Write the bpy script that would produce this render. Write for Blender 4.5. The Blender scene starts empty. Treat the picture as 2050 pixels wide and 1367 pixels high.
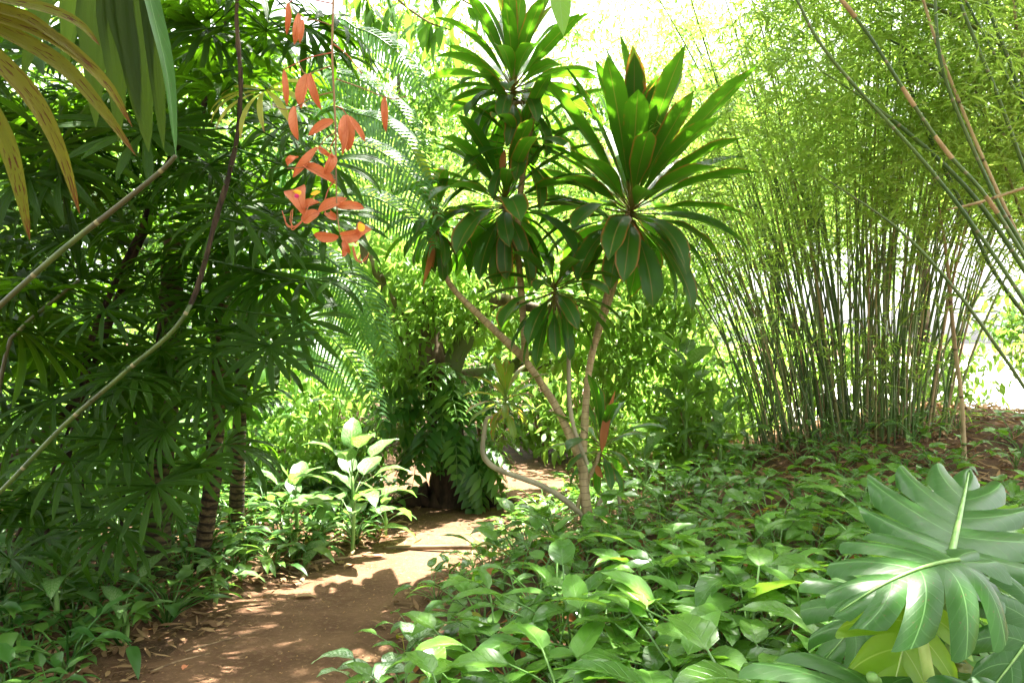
import bpy, math
import numpy as np
from mathutils import Matrix, Vector

# ------------------------------------------------------------------ camera, sky, sun, exposure
sc = bpy.context.scene
FPX, CZ = 1594.4, 1.5                      # focal length in photograph pixels, eye height
cam = bpy.data.cameras.new('camera'); cam.lens = 28.0; cam.sensor_width = 36.0
cam.clip_start = 0.05; cam.clip_end = 500.0
camo = bpy.data.objects.new('camera', cam); sc.collection.objects.link(camo)
camo.location = (0, 0, CZ); camo.rotation_euler = (math.radians(90), 0, 0)
sc.camera = camo
SUN_EL, SUN_AZ = math.radians(70), math.radians(42)      # azimuth from +Y towards +X
w = bpy.data.worlds.new('World'); sc.world = w; w.use_nodes = True
nt = w.node_tree; nt.nodes.clear()
sky = nt.nodes.new('ShaderNodeTexSky'); sky.sky_type = 'NISHITA'; sky.sun_disc = False
sky.sun_elevation = SUN_EL; sky.sun_rotation = SUN_AZ
sky.air_density = 1.0; sky.dust_density = 4.0; sky.ozone_density = 0.6
hs = nt.nodes.new('ShaderNodeHueSaturation'); hs.inputs['Saturation'].default_value = 0.12
bg = nt.nodes.new('ShaderNodeBackground'); bg.inputs['Strength'].default_value = 0.085
wo = nt.nodes.new('ShaderNodeOutputWorld')
nt.links.new(sky.outputs[0], hs.inputs['Color']); nt.links.new(hs.outputs[0], bg.inputs['Color'])
nt.links.new(bg.outputs[0], wo.inputs['Surface'])
sl = bpy.data.lights.new('sun', 'SUN'); sl.energy = 5.0; sl.angle = math.radians(0.5); sl.color = (1.0, 0.95, 0.86)
so = bpy.data.objects.new('sun', sl); sc.collection.objects.link(so)
SUNV = Vector((math.sin(SUN_AZ)*math.cos(SUN_EL), math.cos(SUN_AZ)*math.cos(SUN_EL), math.sin(SUN_EL)))
so.rotation_euler = SUNV.to_track_quat('Z', 'Y').to_euler()
sc.view_settings.view_transform = 'Standard'; sc.view_settings.look = 'None'
sc.view_settings.exposure = 3.4; sc.view_settings.gamma = 1.0
sc.view_settings.use_curve_mapping = False
sc.render.engine = 'CYCLES'
cy = sc.cycles
cy.max_bounces = 4; cy.diffuse_bounces = 3; cy.glossy_bounces = 1; cy.transmission_bounces = 4; cy.transparent_max_bounces = 4
cy.use_denoising = True; cy.use_adaptive_sampling = True; cy.adaptive_threshold = 0.03; cy.sample_clamp_indirect = 6.0
cy.caustics_reflective = False; cy.caustics_refractive = False

rng = np.random.RandomState(11)
C = sc.collection
def U(a, b): return float(rng.uniform(a, b))
def P(px, py, d): return np.array([(px-1025)/FPX*d, d, CZ-(py-683.5)/FPX*d])
def sstep(a, b, x):
    t = np.clip((np.asarray(x, float)-a)/(b-a), 0, 1); return t*t*(3-2*t)

# ------------------------------------------------------------------ mesh tools
class MB:
    """collects strips and tubes; build() makes one mesh of them"""
    def __init__(s): s.V=[]; s.Q=[]; s.UV=[]; s.R=[]; s.M=[]; s.n=0
    def add(s, g, M=None, rnd=None, mat=0):
        v, q, uv = g
        if M is not None: v = v @ np.asarray(M)[:3,:3].T + np.asarray(M)[:3,3]
        s.V.append(v); s.Q.append(np.where(q >= 0, q+s.n, -1)); s.UV.append(uv)
        s.R.append(np.full(len(v), rng.rand() if rnd is None else rnd)); s.M.append(np.full(len(q), mat, np.int32)); s.n += len(v)
        return s
    def mesh(s, name, mats, smooth=True):
        V=np.concatenate(s.V); Q=np.concatenate(s.Q); UV=np.concatenate(s.UV); R=np.concatenate(s.R); Mi=np.concatenate(s.M)
        me=bpy.data.meshes.new(name)
        cnt=np.where(Q[:,3] < 0, 3, 4).astype(np.int32)
        loops=Q.ravel(); loops=loops[loops >= 0].astype(np.int32)
        me.vertices.add(len(V)); me.vertices.foreach_set('co', V.astype(np.float32).ravel())
        me.loops.add(len(loops)); me.loops.foreach_set('vertex_index', loops)
        me.polygons.add(len(Q)); st=np.zeros(len(Q), np.int32); st[1:]=np.cumsum(cnt)[:-1]
        me.polygons.foreach_set('loop_start', st); me.polygons.foreach_set('loop_total', cnt)
        me.polygons.foreach_set('material_index', Mi)
        me.polygons.foreach_set('use_smooth', np.full(len(Q), smooth))
        ul=me.uv_layers.new(name='UVMap'); ul.data.foreach_set('uv', UV[loops].astype(np.float32).ravel())
        at=me.attributes.new('rnd', 'FLOAT', 'POINT'); at.data.foreach_set('value', R.astype(np.float32))
        for m in (mats if isinstance(mats, (list, tuple)) else [mats]): me.materials.append(m)
        me.update(calc_edges=True)
        return me
def gridq(a, b):
    i=np.arange(a-1)[:,None]*b+np.arange(b-1)[None,:]
    return np.stack([i, i+1, i+b+1, i+b], -1).reshape(-1,4)
PROF = {
 'lance': lambda t: np.sin(np.pi*np.clip(t,0,1)**0.8)**0.9,
 'ovate': lambda t: np.sin(np.pi*np.clip(t,0,1)**0.62)**0.85,
 'strap': lambda t: np.clip(0.14+1.15*np.sin(np.pi*np.clip(t,0,1)**1.2*0.87)**1.15,0,1)*np.clip((1.0-t)/0.22,0,1)**0.55,
 'blade': lambda t: np.clip(t/0.12,0.25,1)**0.6*np.clip((1-t)/0.55,0,1)**0.6,
 'seg':   lambda t: np.clip(0.22+1.5*t,0,1)*np.clip((1.0-t)/0.3,0.12,1)**0.5,
 'petal': lambda t: np.sin(np.pi*np.clip(t*0.97+0.03,0,1)**0.9)**0.7,
 'banner':lambda t: np.clip(0.12+t**1.5*1.1,0,1)*np.clip((1-t)/0.18,0.0,1)**0.5,
}
def strip(L, W, prof='lance', nl=5, nw=2, pitch=0.0, droop=0.6, fold=0.3, pw=1.4, start=(0,0,0), wav=0.0, twist=0.0):
    """a leaf blade along +Y from start, upper side +Z; W = half width"""
    t=np.linspace(0,1,nl+1); wd=np.maximum(PROF[prof](t)*W, W*0.01); wd[-1]=W*0.02
    ang=pitch-droop*((t[:-1]+t[1:])/2)**pw; ds=L/nl
    y=np.concatenate([[0],np.cumsum(np.cos(ang)*ds)]); z=np.concatenate([[0],np.cumsum(np.sin(ang)*ds)])
    a2=np.concatenate([[ang[0]],(ang[1:]+ang[:-1])/2,[ang[-1]]])
    u=np.linspace(-1,1,nw+1)
    X=wd[:,None]*u[None,:]; hgt=np.abs(u)[None,:]*wd[:,None]*fold
    if wav: hgt=hgt+wav*W*np.abs(u)[None,:]*np.sin(t[:,None]*17+u[None,:]*2)
    if twist:
        tw=twist*t[:,None]; X,hgt=X*np.cos(tw)-hgt*np.sin(tw), X*np.sin(tw)+hgt*np.cos(tw)
    Y=y[:,None]-np.sin(a2)[:,None]*hgt; Z=z[:,None]+np.cos(a2)[:,None]*hgt
    v=np.stack([X,Y,Z],-1).reshape(-1,3)+np.asarray(start)
    uv=np.stack([np.broadcast_to((u+1)/2,(nl+1,nw+1)), np.broadcast_to(t[:,None],(nl+1,nw+1))],-1).reshape(-1,2)
    return v, gridq(nl+1,nw+1), uv
def smooth_path(pts, n):
    p=np.asarray(pts,float)
    if len(p) < 3: 
        t=np.linspace(0,1,n)[:,None]; return p[0]*(1-t)+p[-1]*t
    q=np.vstack([2*p[0]-p[1],p,2*p[-1]-p[-2]]); k=len(p)-1
    s=np.linspace(0,k-1e-6,n); i=s.astype(int); t=(s-i)[:,None]
    a,b,c,d=q[i],q[i+1],q[i+2],q[i+3]
    return 0.5*((2*b)+(-a+c)*t+(2*a-5*b+4*c-d)*t*t+(-a+3*b-3*c+d)*t**3)
def tube(pts, rad, n=24, k=7, rough=0.0, nodes=None, cap=True):
    p=smooth_path(pts,n); r=np.interp(np.linspace(0,1,n), np.linspace(0,1,len(rad)), rad)
    tg=np.gradient(p,axis=0); tg/=np.linalg.norm(tg,axis=1)[:,None]+1e-9
    ref=np.array([1.,0,0]) if abs(tg[0,0]) < 0.9 else np.array([0,1.,0])
    N=[]; nrm=ref
    for i in range(n):
        nrm=nrm-tg[i]*nrm.dot(tg[i]); nrm/=np.linalg.norm(nrm)+1e-9; N.append(nrm)
    N=np.array(N); B=np.cross(tg,N)
    ln=np.concatenate([[0],np.cumsum(np.linalg.norm(np.diff(p,axis=0),axis=1))])
    a=np.linspace(0,2*np.pi,k+1)
    rr=r[:,None]*np.ones((1,k+1))
    if rough:
        nz=rng.normal(0,rough,(n,k+1)); nz[:,-1]=nz[:,0]; rr=rr*(1+nz)
    v=(p[:,None,:]+rr[:,:,None]*(np.cos(a)[None,:,None]*N[:,None,:]+np.sin(a)[None,:,None]*B[:,None,:])).reshape(-1,3)
    uv=np.stack([np.broadcast_to(np.linspace(0,1,k+1),(n,k+1)),np.broadcast_to(ln[:,None],(n,k+1))],-1).reshape(-1,2)
    q=gridq(n,k+1)
    if cap:
        m=len(v); v=np.vstack([v,p[-1]+tg[-1]*r[-1]*0.3]); uv=np.vstack([uv,[0.5,ln[-1]]])
        b=(n-1)*(k+1); q=np.vstack([q,[[b+i,b+i+1,m,-1] for i in range(k)]])
    return v,q,uv
def ribbon(pts, W, prof='lance', n=8, nw=2, nhint=(0,-1,0.3), fold=0.25, curl=0.0):
    """a blade that follows pts; its upper side faces nhint"""
    p=smooth_path(pts,n+1); t=np.linspace(0,1,n+1); wd=np.maximum(PROF[prof](t)*W, W*0.02)
    tg=np.gradient(p,axis=0); tg/=np.linalg.norm(tg,axis=1)[:,None]+1e-9
    s=np.cross(tg,np.asarray(nhint,float)); s/=np.linalg.norm(s,axis=1)[:,None]+1e-9
    nn=np.cross(s,tg); u=np.linspace(-1,1,nw+1)
    h=(np.abs(u)**1.5)[None,:]*wd[:,None]*fold+curl*wd[:,None]*(u**2)[None,:]
    v=(p[:,None]+s[:,None]*(u[None,:]*wd[:,None])[...,None]+nn[:,None]*h[...,None]).reshape(-1,3)
    uv=np.stack([np.broadcast_to((u+1)/2,(n+1,nw+1)),np.broadcast_to(t[:,None],(n+1,nw+1))],-1).reshape(-1,2)
    return v,gridq(n+1,nw+1),uv
def scatter(b, bases, pos, yaw, pit, rol, scl=None, rr=None, rnd=None, mat=0):
    """many copies of small blades, turned by yaw, pitch and roll"""
    rr=rr or rng; pos=np.asarray(pos,float); n=len(pos); pick=rr.randint(len(bases),size=n)
    cz,sz,cx,sx,cy_,sy=np.cos(yaw),np.sin(yaw),np.cos(pit),np.sin(pit),np.cos(rol),np.sin(rol)
    Rm=np.empty((n,3,3))
    Rm[:,0,0]=cz*cy_-sz*sx*sy; Rm[:,0,1]=-sz*cx; Rm[:,0,2]=cz*sy+sz*sx*cy_
    Rm[:,1,0]=sz*cy_+cz*sx*sy; Rm[:,1,1]=cz*cx; Rm[:,1,2]=sz*sy-cz*sx*cy_
    Rm[:,2,0]=-cx*sy; Rm[:,2,1]=sx; Rm[:,2,2]=cx*cy_
    if scl is not None: Rm*=np.asarray(scl)[:,None,None]
    for i,(v,q,uv) in enumerate(bases):
        m=np.nonzero(pick==i)[0]
        if not len(m): continue
        V=(np.einsum('nij,vj->nvi',Rm[m],v)+pos[m][:,None]).reshape(-1,3); k=len(v)
        Q=(q[None]+np.arange(len(m))[:,None,None]*k).reshape(-1,4)+b.n
        b.V.append(V); b.Q.append(Q); b.UV.append(np.tile(uv,(len(m),1))); b.R.append(np.repeat(rr.rand(len(m)),k)); b.M.append(np.full(len(Q),mat,np.int32)); b.n+=len(V)
    return b
def RZ(a): return Matrix.Rotation(a,4,'Z')
def RX(a): return Matrix.Rotation(a,4,'X')
def RY(a): return Matrix.Rotation(a,4,'Y')
def TR(v): return Matrix.Translation(Vector([float(x) for x in v]))
def SC(s): return Matrix.Diagonal((s,s,s,1))
# ------------------------------------------------------------------ scene tools
def tag(o, label=None, cat=None, group=None, kind=None):
    if label: o['label']=label
    if cat: o['category']=cat
    if group: o['group']=group
    if kind: o['kind']=kind
    return o
def thing(name, label, cat, loc=(0,0,0), group=None, rz=0.0):
    o=bpy.data.objects.new(name,None); o.empty_display_size=0.1; C.objects.link(o)
    o.location=[float(x) for x in loc]; o.rotation_euler=(0,0,rz)
    return tag(o,label,cat,group)
def part(name, me, parent=None, M=None, label=None):
    """M is in world space unless the parent is None"""
    o=bpy.data.objects.new(name,me); C.objects.link(o)
    if parent is not None:
        o.parent=parent
        pm=world(parent)
        o.matrix_basis=pm.inverted() @ (M if M is not None else Matrix.Identity(4))
    elif M is not None: o.matrix_basis=M
    if label: o['label']=label
    return o
def world(o):
    m=o.matrix_basis.copy()
    return world(o.parent) @ m if o.parent else m
def lpart(name, me, parent, M):
    o=bpy.data.objects.new(name,me); C.objects.link(o); o.parent=parent; o.matrix_basis=M; return o

# ------------------------------------------------------------------ materials
def newmat(name):
    m=bpy.data.materials.new(name); m.use_nodes=True; n=m.node_tree; n.nodes.clear(); return m,n
class NT:
    def __init__(s,n): s.n=n
    def node(s,t,**k):
        x=s.n.nodes.new(t)
        for a,b in k.items(): setattr(x,a,b)
        return x
    def link(s,a,b): s.n.links.new(a,b)
    def m(s,op,a,b=None,c=None,clamp=False):
        x=s.node('ShaderNodeMath',operation=op,use_clamp=clamp)
        for i,v in enumerate((a,b,c)):
            if v is None: continue
            if isinstance(v,(int,float)): x.inputs[i].default_value=v
            else: s.link(v,x.inputs[i])
        return x.outputs[0]
    def mix(s,f,a,b):
        x=s.node('ShaderNodeMix',data_type='RGBA')
        for i,v in ((0,f),(6,a),(7,b)):
            if isinstance(v,(int,float)): x.inputs[i].default_value=v
            elif isinstance(v,tuple): x.inputs[i].default_value=(*v,1) if len(v)==3 else v
            else: s.link(v,x.inputs[i])
        return x.outputs[2]
    def ss(s,v,a,b):
        x=s.node('ShaderNodeMapRange',interpolation_type='SMOOTHSTEP'); s.link(v,x.inputs[0])
        x.inputs[1].default_value=a; x.inputs[2].default_value=b; return x.outputs[0]
    def noise(s,scale,detail=3,coord=None,rough=0.55,dist=0.0):
        x=s.node('ShaderNodeTexNoise'); x.inputs['Scale'].default_value=scale; x.inputs['Detail'].default_value=detail
        x.inputs['Roughness'].default_value=rough; x.inputs['Distortion'].default_value=dist
        if coord is not None: s.link(coord,x.inputs['Vector'])
        return x.outputs['Fac']
def leafmat(name, c0, c1, tr, tf=0.4, rough=0.38, spec=0.5, vein=None, veinw=0.05, side=0.0, nside=9, edge=None, edgew=0.8,
            patch=None, patchr=(0.45,0.62), patchs=9.0, tip=None, tipr=(0.75,1.0), streak=0.0, pleat=0.0, bump=0.15):
    """c0..c1 vary from leaf to leaf; tr = colour of light coming through"""
    m,n=newmat(name); k=NT(n)
    uv=k.node('ShaderNodeUVMap').outputs[0]; sp=k.node('ShaderNodeSeparateXYZ'); k.link(uv,sp.inputs[0]); u,v=sp.outputs[0],sp.outputs[1]
    a=k.m('MULTIPLY',k.m('ABSOLUTE',k.m('SUBTRACT',u,0.5)),2.0)
    at=k.node('ShaderNodeAttribute',attribute_name='rnd').outputs['Fac']
    ob=k.node('ShaderNodeObjectInfo').outputs['Random']
    r=k.m('FRACT',k.m('ADD',at,k.m('MULTIPLY',ob,3.7)))
    tc=k.node('ShaderNodeTexCoord').outputs['Object']
    nz=k.noise(14.0,3,tc)
    col=k.mix(k.m('ADD',k.m('MULTIPLY',r,0.75),k.m('MULTIPLY',nz,0.3),clamp=True),c0,c1)
    tcol=k.mix(k.m('MULTIPLY',nz,0.5),tr,tuple(x*0.6 for x in tr))
    h=None
    if patch:
        mp=k.node('ShaderNodeCombineXYZ'); k.link(k.m('MULTIPLY',a,0.55),mp.inputs[0]); k.link(v,mp.inputs[1]); k.link(k.m('MULTIPLY',r,9.0),mp.inputs[2])
        sv=k.m('SINE',k.m('MULTIPLY',k.m('SUBTRACT',v,k.m('MULTIPLY',a,0.16)),70.0))
        pn=k.m('ADD',k.noise(patchs,4,mp.outputs[0],0.65),k.m('MULTIPLY',sv,0.05))
        pm=k.m('MULTIPLY',k.ss(pn,patchr[0],patchr[1]),k.m('SUBTRACT',1.0,k.ss(a,0.6,0.95)))
        col=k.mix(pm,col,patch); tcol=k.mix(pm,tcol,tuple(min(1,x*1.15) for x in patch))
    if vein:
        mid=k.m('SUBTRACT',1.0,k.ss(a,veinw*0.4,veinw)); vm=mid
        if side:
            ph=k.m('FRACT',k.m('SUBTRACT',k.m('MULTIPLY',v,float(nside)),k.m('MULTIPLY',a,float(nside)*0.22)))
            sv=k.m('SUBTRACT',1.0,k.ss(k.m('ABSOLUTE',k.m('SUBTRACT',ph,0.5)),0.02,0.11))
            vm=k.m('MAXIMUM',mid,k.m('MULTIPLY',sv,side)); h=k.m('MULTIPLY',vm,-1.0)
        col=k.mix(vm,col,vein); tcol=k.mix(k.m('MULTIPLY',vm,0.6),tcol,vein)
    if streak:
        mp=k.node('ShaderNodeCombineXYZ'); k.link(k.m('MULTIPLY',u,26.0),mp.inputs[0]); k.link(k.m('MULTIPLY',v,1.2),mp.inputs[1]); k.link(k.m('MULTIPLY',r,7.0),mp.inputs[2])
        sn=k.noise(1.0,2,mp.outputs[0]); col=k.mix(k.m('MULTIPLY',k.ss(sn,0.4,0.7),streak),col,c1); h=sn
    if edge:
        em=k.m('MULTIPLY',k.m('MULTIPLY',k.ss(a,edgew-0.16,edgew+0.05),k.ss(k.m('ADD',nz,k.m('MULTIPLY',r,0.5)),0.55,0.85)),0.8); col=k.mix(em,col,edge); tcol=k.mix(em,tcol,edge)
    if tip:
        tn=k.noise(3.0,3,uv); tm=k.ss(k.m('ADD',v,k.m('MULTIPLY',k.m('SUBTRACT',tn,0.5),0.9)),tipr[0],tipr[1]); col=k.mix(tm,col,tip); tcol=k.mix(tm,tcol,tip)
    pb=k.node('ShaderNodeBsdfPrincipled'); k.link(col,pb.inputs['Base Color'])
    k.link(k.m('ADD',rough-0.08,k.m('MULTIPLY',nz,0.2)),pb.inputs['Roughness']); pb.inputs['Specular IOR Level'].default_value=spec
    tb=k.node('ShaderNodeBsdfTranslucent'); k.link(tcol,tb.inputs['Color'])
    if pleat or h is not None or bump:
        hh=k.m('MULTIPLY',nz,0.4)
        if h is not None: hh=k.m('ADD',hh,h)
        if pleat: hh=k.m('ADD',hh,k.m('MULTIPLY',k.m('SINE',k.m('MULTIPLY',a,pleat)),0.5))
        bp=k.node('ShaderNodeBump'); bp.inputs['Strength'].default_value=bump; bp.inputs['Distance'].default_value=0.01
        k.link(hh,bp.inputs['Height']); k.link(bp.outputs[0],pb.inputs['Normal']); k.link(bp.outputs[0],tb.inputs['Normal'])
    mx=k.node('ShaderNodeMixShader'); mx.inputs[0].default_value=tf; k.link(pb.outputs[0],mx.inputs[1]); k.link(tb.outputs[0],mx.inputs[2])
    o=k.node('ShaderNodeOutputMaterial'); k.link(mx.outputs[0],o.inputs[0]); return m
def barkmat(name, c0, c1, c2=None, scale=9.0, rough=0.85, ring=0.0, ringc=None, stretch=(1,1,0.35), bump=0.5, spec=0.25, ringw=0.08, hi=0.62):
    m,n=newmat(name); k=NT(n)
    tc=k.node('ShaderNodeTexCoord').outputs['Object']; mp=k.node('ShaderNodeMapping'); k.link(tc,mp.inputs[0]); mp.inputs['Scale'].default_value=stretch
    nz=k.noise(scale,5,mp.outputs[0],0.65); nb=k.noise(scale*0.22,2,tc)
    ob=k.node('ShaderNodeObjectInfo').outputs['Random']
    col=k.mix(k.ss(nz,0.35,hi),c0,c1); h=nz
    if c2: col=k.mix(k.ss(k.m('ADD',nb,k.m('MULTIPLY',k.m('SUBTRACT',ob,0.5),0.5)),0.42,0.62),col,c2)
    if ring:
        uv=k.node('ShaderNodeUVMap').outputs[0]; sp=k.node('ShaderNodeSeparateXYZ'); k.link(uv,sp.inputs[0])
        ph=k.m('ABSOLUTE',k.m('SUBTRACT',k.m('FRACT',k.m('MULTIPLY',k.m('ADD',sp.outputs[1],ob),1.0/ring)),0.5))
        rm=k.m('SUBTRACT',1.0,k.ss(ph,ringw*0.4,ringw)); col=k.mix(rm,col,ringc or c0); h=k.m('ADD',nz,k.m('MULTIPLY',rm,0.8))
    pb=k.node('ShaderNodeBsdfPrincipled'); k.link(col,pb.inputs['Base Color']); pb.inputs['Roughness'].default_value=rough; pb.inputs['Specular IOR Level'].default_value=spec
    bp=k.node('ShaderNodeBump'); bp.inputs['Strength'].default_value=bump; bp.inputs['Distance'].default_value=0.02
    k.link(h,bp.inputs['Height']); k.link(bp.outputs[0],pb.inputs['Normal'])
    o=k.node('ShaderNodeOutputMaterial'); k.link(pb.outputs[0],o.inputs[0]); return m
def soilmat(name, c0, c1, c2, scale=3.0):
    m,n=newmat(name); k=NT(n); tc=k.node('ShaderNodeTexCoord').outputs['Object']
    a=k.noise(scale,6,tc,0.6); b=k.noise(scale*14,5,tc,0.7); c=k.noise(scale*45,3,tc,0.6)
    col=k.mix(k.ss(a,0.35,0.65),c0,c1); col=k.mix(k.m('MULTIPLY',k.ss(b,0.5,0.72),0.7),col,c2)
    col=k.mix(k.m('MULTIPLY',k.ss(c,0.62,0.75),0.5),col,tuple(x*0.35 for x in c0))
    pb=k.node('ShaderNodeBsdfPrincipled'); k.link(col,pb.inputs['Base Color']); pb.inputs['Roughness'].default_value=0.92; pb.inputs['Specular IOR Level'].default_value=0.15
    bp=k.node('ShaderNodeBump'); bp.inputs['Strength'].default_value=0.6; bp.inputs['Distance'].default_value=0.02
    k.link(k.m('ADD',b,k.m('MULTIPLY',c,0.5)),bp.inputs['Height']); k.link(bp.outputs[0],pb.inputs['Normal'])
    o=k.node('ShaderNodeOutputMaterial'); k.link(pb.outputs[0],o.inputs[0]); return m

M={}
M['path']=soilmat('path_soil',(0.085,0.044,0.023),(0.145,0.080,0.043),(0.21,0.128,0.076),2.2)
M['soil']=soilmat('bank_soil',(0.055,0.032,0.018),(0.12,0.065,0.035),(0.20,0.12,0.07),4.0)
M['litter']=leafmat('dry_leaf',(0.06,0.028,0.013),(0.36,0.23,0.115),(0.35,0.16,0.05),tf=0.2,rough=0.7,spec=0.2,streak=0.3)
M['cord']=leafmat('cordyline_leaf',(0.012,0.050,0.007),(0.034,0.10,0.012),(0.12,0.36,0.010),tf=0.38,rough=0.38,spec=0.3,vein=(0.20,0.17,0.04),veinw=0.06,edge=(0.34,0.13,0.03),edgew=0.93,streak=0.3)
M['cordy']=leafmat('cordyline_leaf_young',(0.045,0.12,0.012),(0.12,0.18,0.02),(0.30,0.42,0.03),tf=0.42,rough=0.4,vein=(0.2,0.28,0.06),veinw=0.07,edge=(0.50,0.14,0.03),edgew=0.8,streak=0.3)
M['dead']=leafmat('dead_strap_leaf',(0.22,0.07,0.025),(0.36,0.15,0.05),(0.5,0.18,0.05),tf=0.3,rough=0.6,spec=0.2,streak=0.5)
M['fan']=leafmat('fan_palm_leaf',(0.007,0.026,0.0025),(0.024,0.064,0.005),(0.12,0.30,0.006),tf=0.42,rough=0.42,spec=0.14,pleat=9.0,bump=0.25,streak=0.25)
M['fanlit']=leafmat('fan_palm_leaf_lit',(0.02,0.075,0.010),(0.055,0.14,0.014),(0.17,0.40,0.02),tf=0.42,rough=0.4,spec=0.3,pleat=9.0,bump=0.2)  # brighter copy of the fan leaf, sunlight put into the colour
M['fany']=leafmat('fan_palm_leaf_yellowing',(0.22,0.26,0.02),(0.30,0.27,0.02),(0.55,0.55,0.04),tf=0.45,rough=0.45,pleat=9.0,streak=0.3,tip=(0.22,0.09,0.02),tipr=(0.8,1.05))
M['forey']=leafmat('overhanging_leaf_yellow',(0.055,0.085,0.005),(0.115,0.10,0.006),(0.19,0.20,0.01),tf=0.5,rough=0.55,spec=0.2,pleat=10.0,streak=0.5,patch=(0.06,0.018,0.004),patchr=(0.56,0.62),patchs=7.0,tip=(0.10,0.03,0.006),tipr=(0.85,1.0))
M['fored']=leafmat('overhanging_leaf_dark',(0.016,0.040,0.005),(0.035,0.07,0.007),(0.11,0.20,0.01),tf=0.4,rough=0.5,spec=0.2,pleat=12.0,streak=0.5)
M['feather']=leafmat('feather_frond',(0.03,0.10,0.03),(0.07,0.17,0.04),(0.20,0.48,0.04),tf=0.38,rough=0.38)
M['ground']=leafmat('low_plant_leaf',(0.024,0.088,0.009),(0.105,0.225,0.030),(0.22,0.48,0.03),tf=0.3,rough=0.25,spec=0.5,vein=(0.12,0.24,0.06),veinw=0.045,side=0.35,nside=8,bump=0.35)
M['groundy']=leafmat('low_plant_leaf_fresh',(0.08,0.22,0.03),(0.13,0.30,0.04),(0.35,0.65,0.05),tf=0.38,rough=0.33,vein=(0.2,0.36,0.09),veinw=0.045,side=0.35,nside=8,bump=0.3)
M['diff']=leafmat('dumb_cane_leaf',(0.03,0.10,0.018),(0.06,0.16,0.028),(0.18,0.40,0.04),tf=0.36,rough=0.36,vein=(0.18,0.28,0.09),veinw=0.06,side=0.55,nside=13,patch=(0.20,0.29,0.11),patchr=(0.47,0.6),patchs=16.0)
M['spot']=leafmat('silver_leaf',(0.045,0.13,0.035),(0.08,0.19,0.05),(0.25,0.5,0.1),tf=0.33,rough=0.36,patch=(0.42,0.52,0.36),patchr=(0.42,0.56),patchs=12.0,vein=(0.07,0.18,0.05),veinw=0.04)
M['mon']=leafmat('split_leaf',(0.022,0.075,0.014),(0.034,0.098,0.018),(0.13,0.36,0.03),tf=0.25,rough=0.30,spec=0.18,vein=(0.10,0.22,0.06),veinw=0.05,side=0.16,nside=7,bump=0.12,patch=(0.09,0.10,0.03),patchr=(0.66,0.70),patchs=13.0)
M['monu']=leafmat('split_leaf_backlit',(0.15,0.29,0.012),(0.19,0.33,0.02),(0.42,0.66,0.03),tf=0.5,rough=0.42,vein=(0.42,0.55,0.10),veinw=0.06,bump=0.15)  # yellow-green of the backlit underside is put into the colour
M['rib']=barkmat('green_stalk',(0.12,0.24,0.05),(0.18,0.31,0.08),None,14,0.45,bump=0.1,spec=0.4)
M['riby']=barkmat('pale_stalk',(0.30,0.42,0.10),(0.40,0.50,0.16),None,14,0.45,bump=0.1,spec=0.4)
M['bambl']=leafmat('bamboo_leaf',(0.10,0.20,0.025),(0.19,0.30,0.055),(0.42,0.62,0.09),tf=0.54,rough=0.45,spec=0.3,bump=0)
M['bgl']=leafmat('tree_leaf_bright',(0.07,0.17,0.022),(0.15,0.26,0.045),(0.34,0.56,0.08),tf=0.5,rough=0.42,spec=0.3,bump=0)
M['bgm']=leafmat('tree_leaf',(0.03,0.10,0.014),(0.09,0.19,0.03),(0.24,0.46,0.05),tf=0.42,rough=0.36,spec=0.4,bump=0,vein=(0.10,0.20,0.04),veinw=0.07)
M['bgd']=leafmat('tree_leaf_deep',(0.016,0.062,0.010),(0.042,0.12,0.018),(0.13,0.34,0.03),tf=0.36,rough=0.36,spec=0.35,bump=0)
M['canopy']=leafmat('canopy_leaf',(0.035,0.11,0.014),(0.075,0.18,0.024),(0.26,0.50,0.04),tf=0.45,rough=0.4,spec=0.3,bump=0,vein=(0.10,0.20,0.04),veinw=0.06)
M['bark']=barkmat('tree_bark',(0.045,0.032,0.02),(0.17,0.13,0.085),(0.10,0.13,0.05),7)
M['barkd']=barkmat('dark_bark',(0.02,0.013,0.009),(0.075,0.045,0.028),None,9)
M['barkp']=barkmat('pale_stem',(0.24,0.18,0.09),(0.42,0.33,0.18),(0.26,0.24,0.09),16,0.75,ring=0.045,ringc=(0.22,0.16,0.085),bump=0.4)
M['vine']=barkmat('vine_stem',(0.20,0.18,0.11),(0.30,0.27,0.17),None,12,0.7,bump=0.3)
M['cane']=barkmat('green_cane',(0.026,0.052,0.008),(0.065,0.105,0.018),(0.05,0.05,0.018),9,0.42,ring=0.33,ringc=(0.18,0.17,0.08),bump=0.15,spec=0.45,ringw=0.03)
M['fibre']=barkmat('fibrous_stem',(0.012,0.009,0.006),(0.085,0.06,0.035),None,22,0.95,stretch=(1,1,0.2),bump=1.0,hi=0.75)
M['ringed']=barkmat('ringed_trunk',(0.035,0.024,0.012),(0.13,0.09,0.04),(0.06,0.065,0.022),22,0.9,ring=0.05,ringc=(0.03,0.02,0.01),bump=0.9,ringw=0.2,stretch=(1,1,1.6))
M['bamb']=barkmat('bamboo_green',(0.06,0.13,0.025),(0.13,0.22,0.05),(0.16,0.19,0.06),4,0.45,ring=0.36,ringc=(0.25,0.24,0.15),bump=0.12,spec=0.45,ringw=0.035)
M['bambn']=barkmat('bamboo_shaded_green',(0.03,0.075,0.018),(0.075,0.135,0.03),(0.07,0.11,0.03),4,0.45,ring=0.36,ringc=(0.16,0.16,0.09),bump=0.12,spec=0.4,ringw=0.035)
M['bambb']=barkmat('bamboo_dry',(0.18,0.13,0.065),(0.36,0.28,0.15),(0.16,0.16,0.06),5,0.6,ring=0.36,ringc=(0.08,0.055,0.03),bump=0.15,ringw=0.035)
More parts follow.
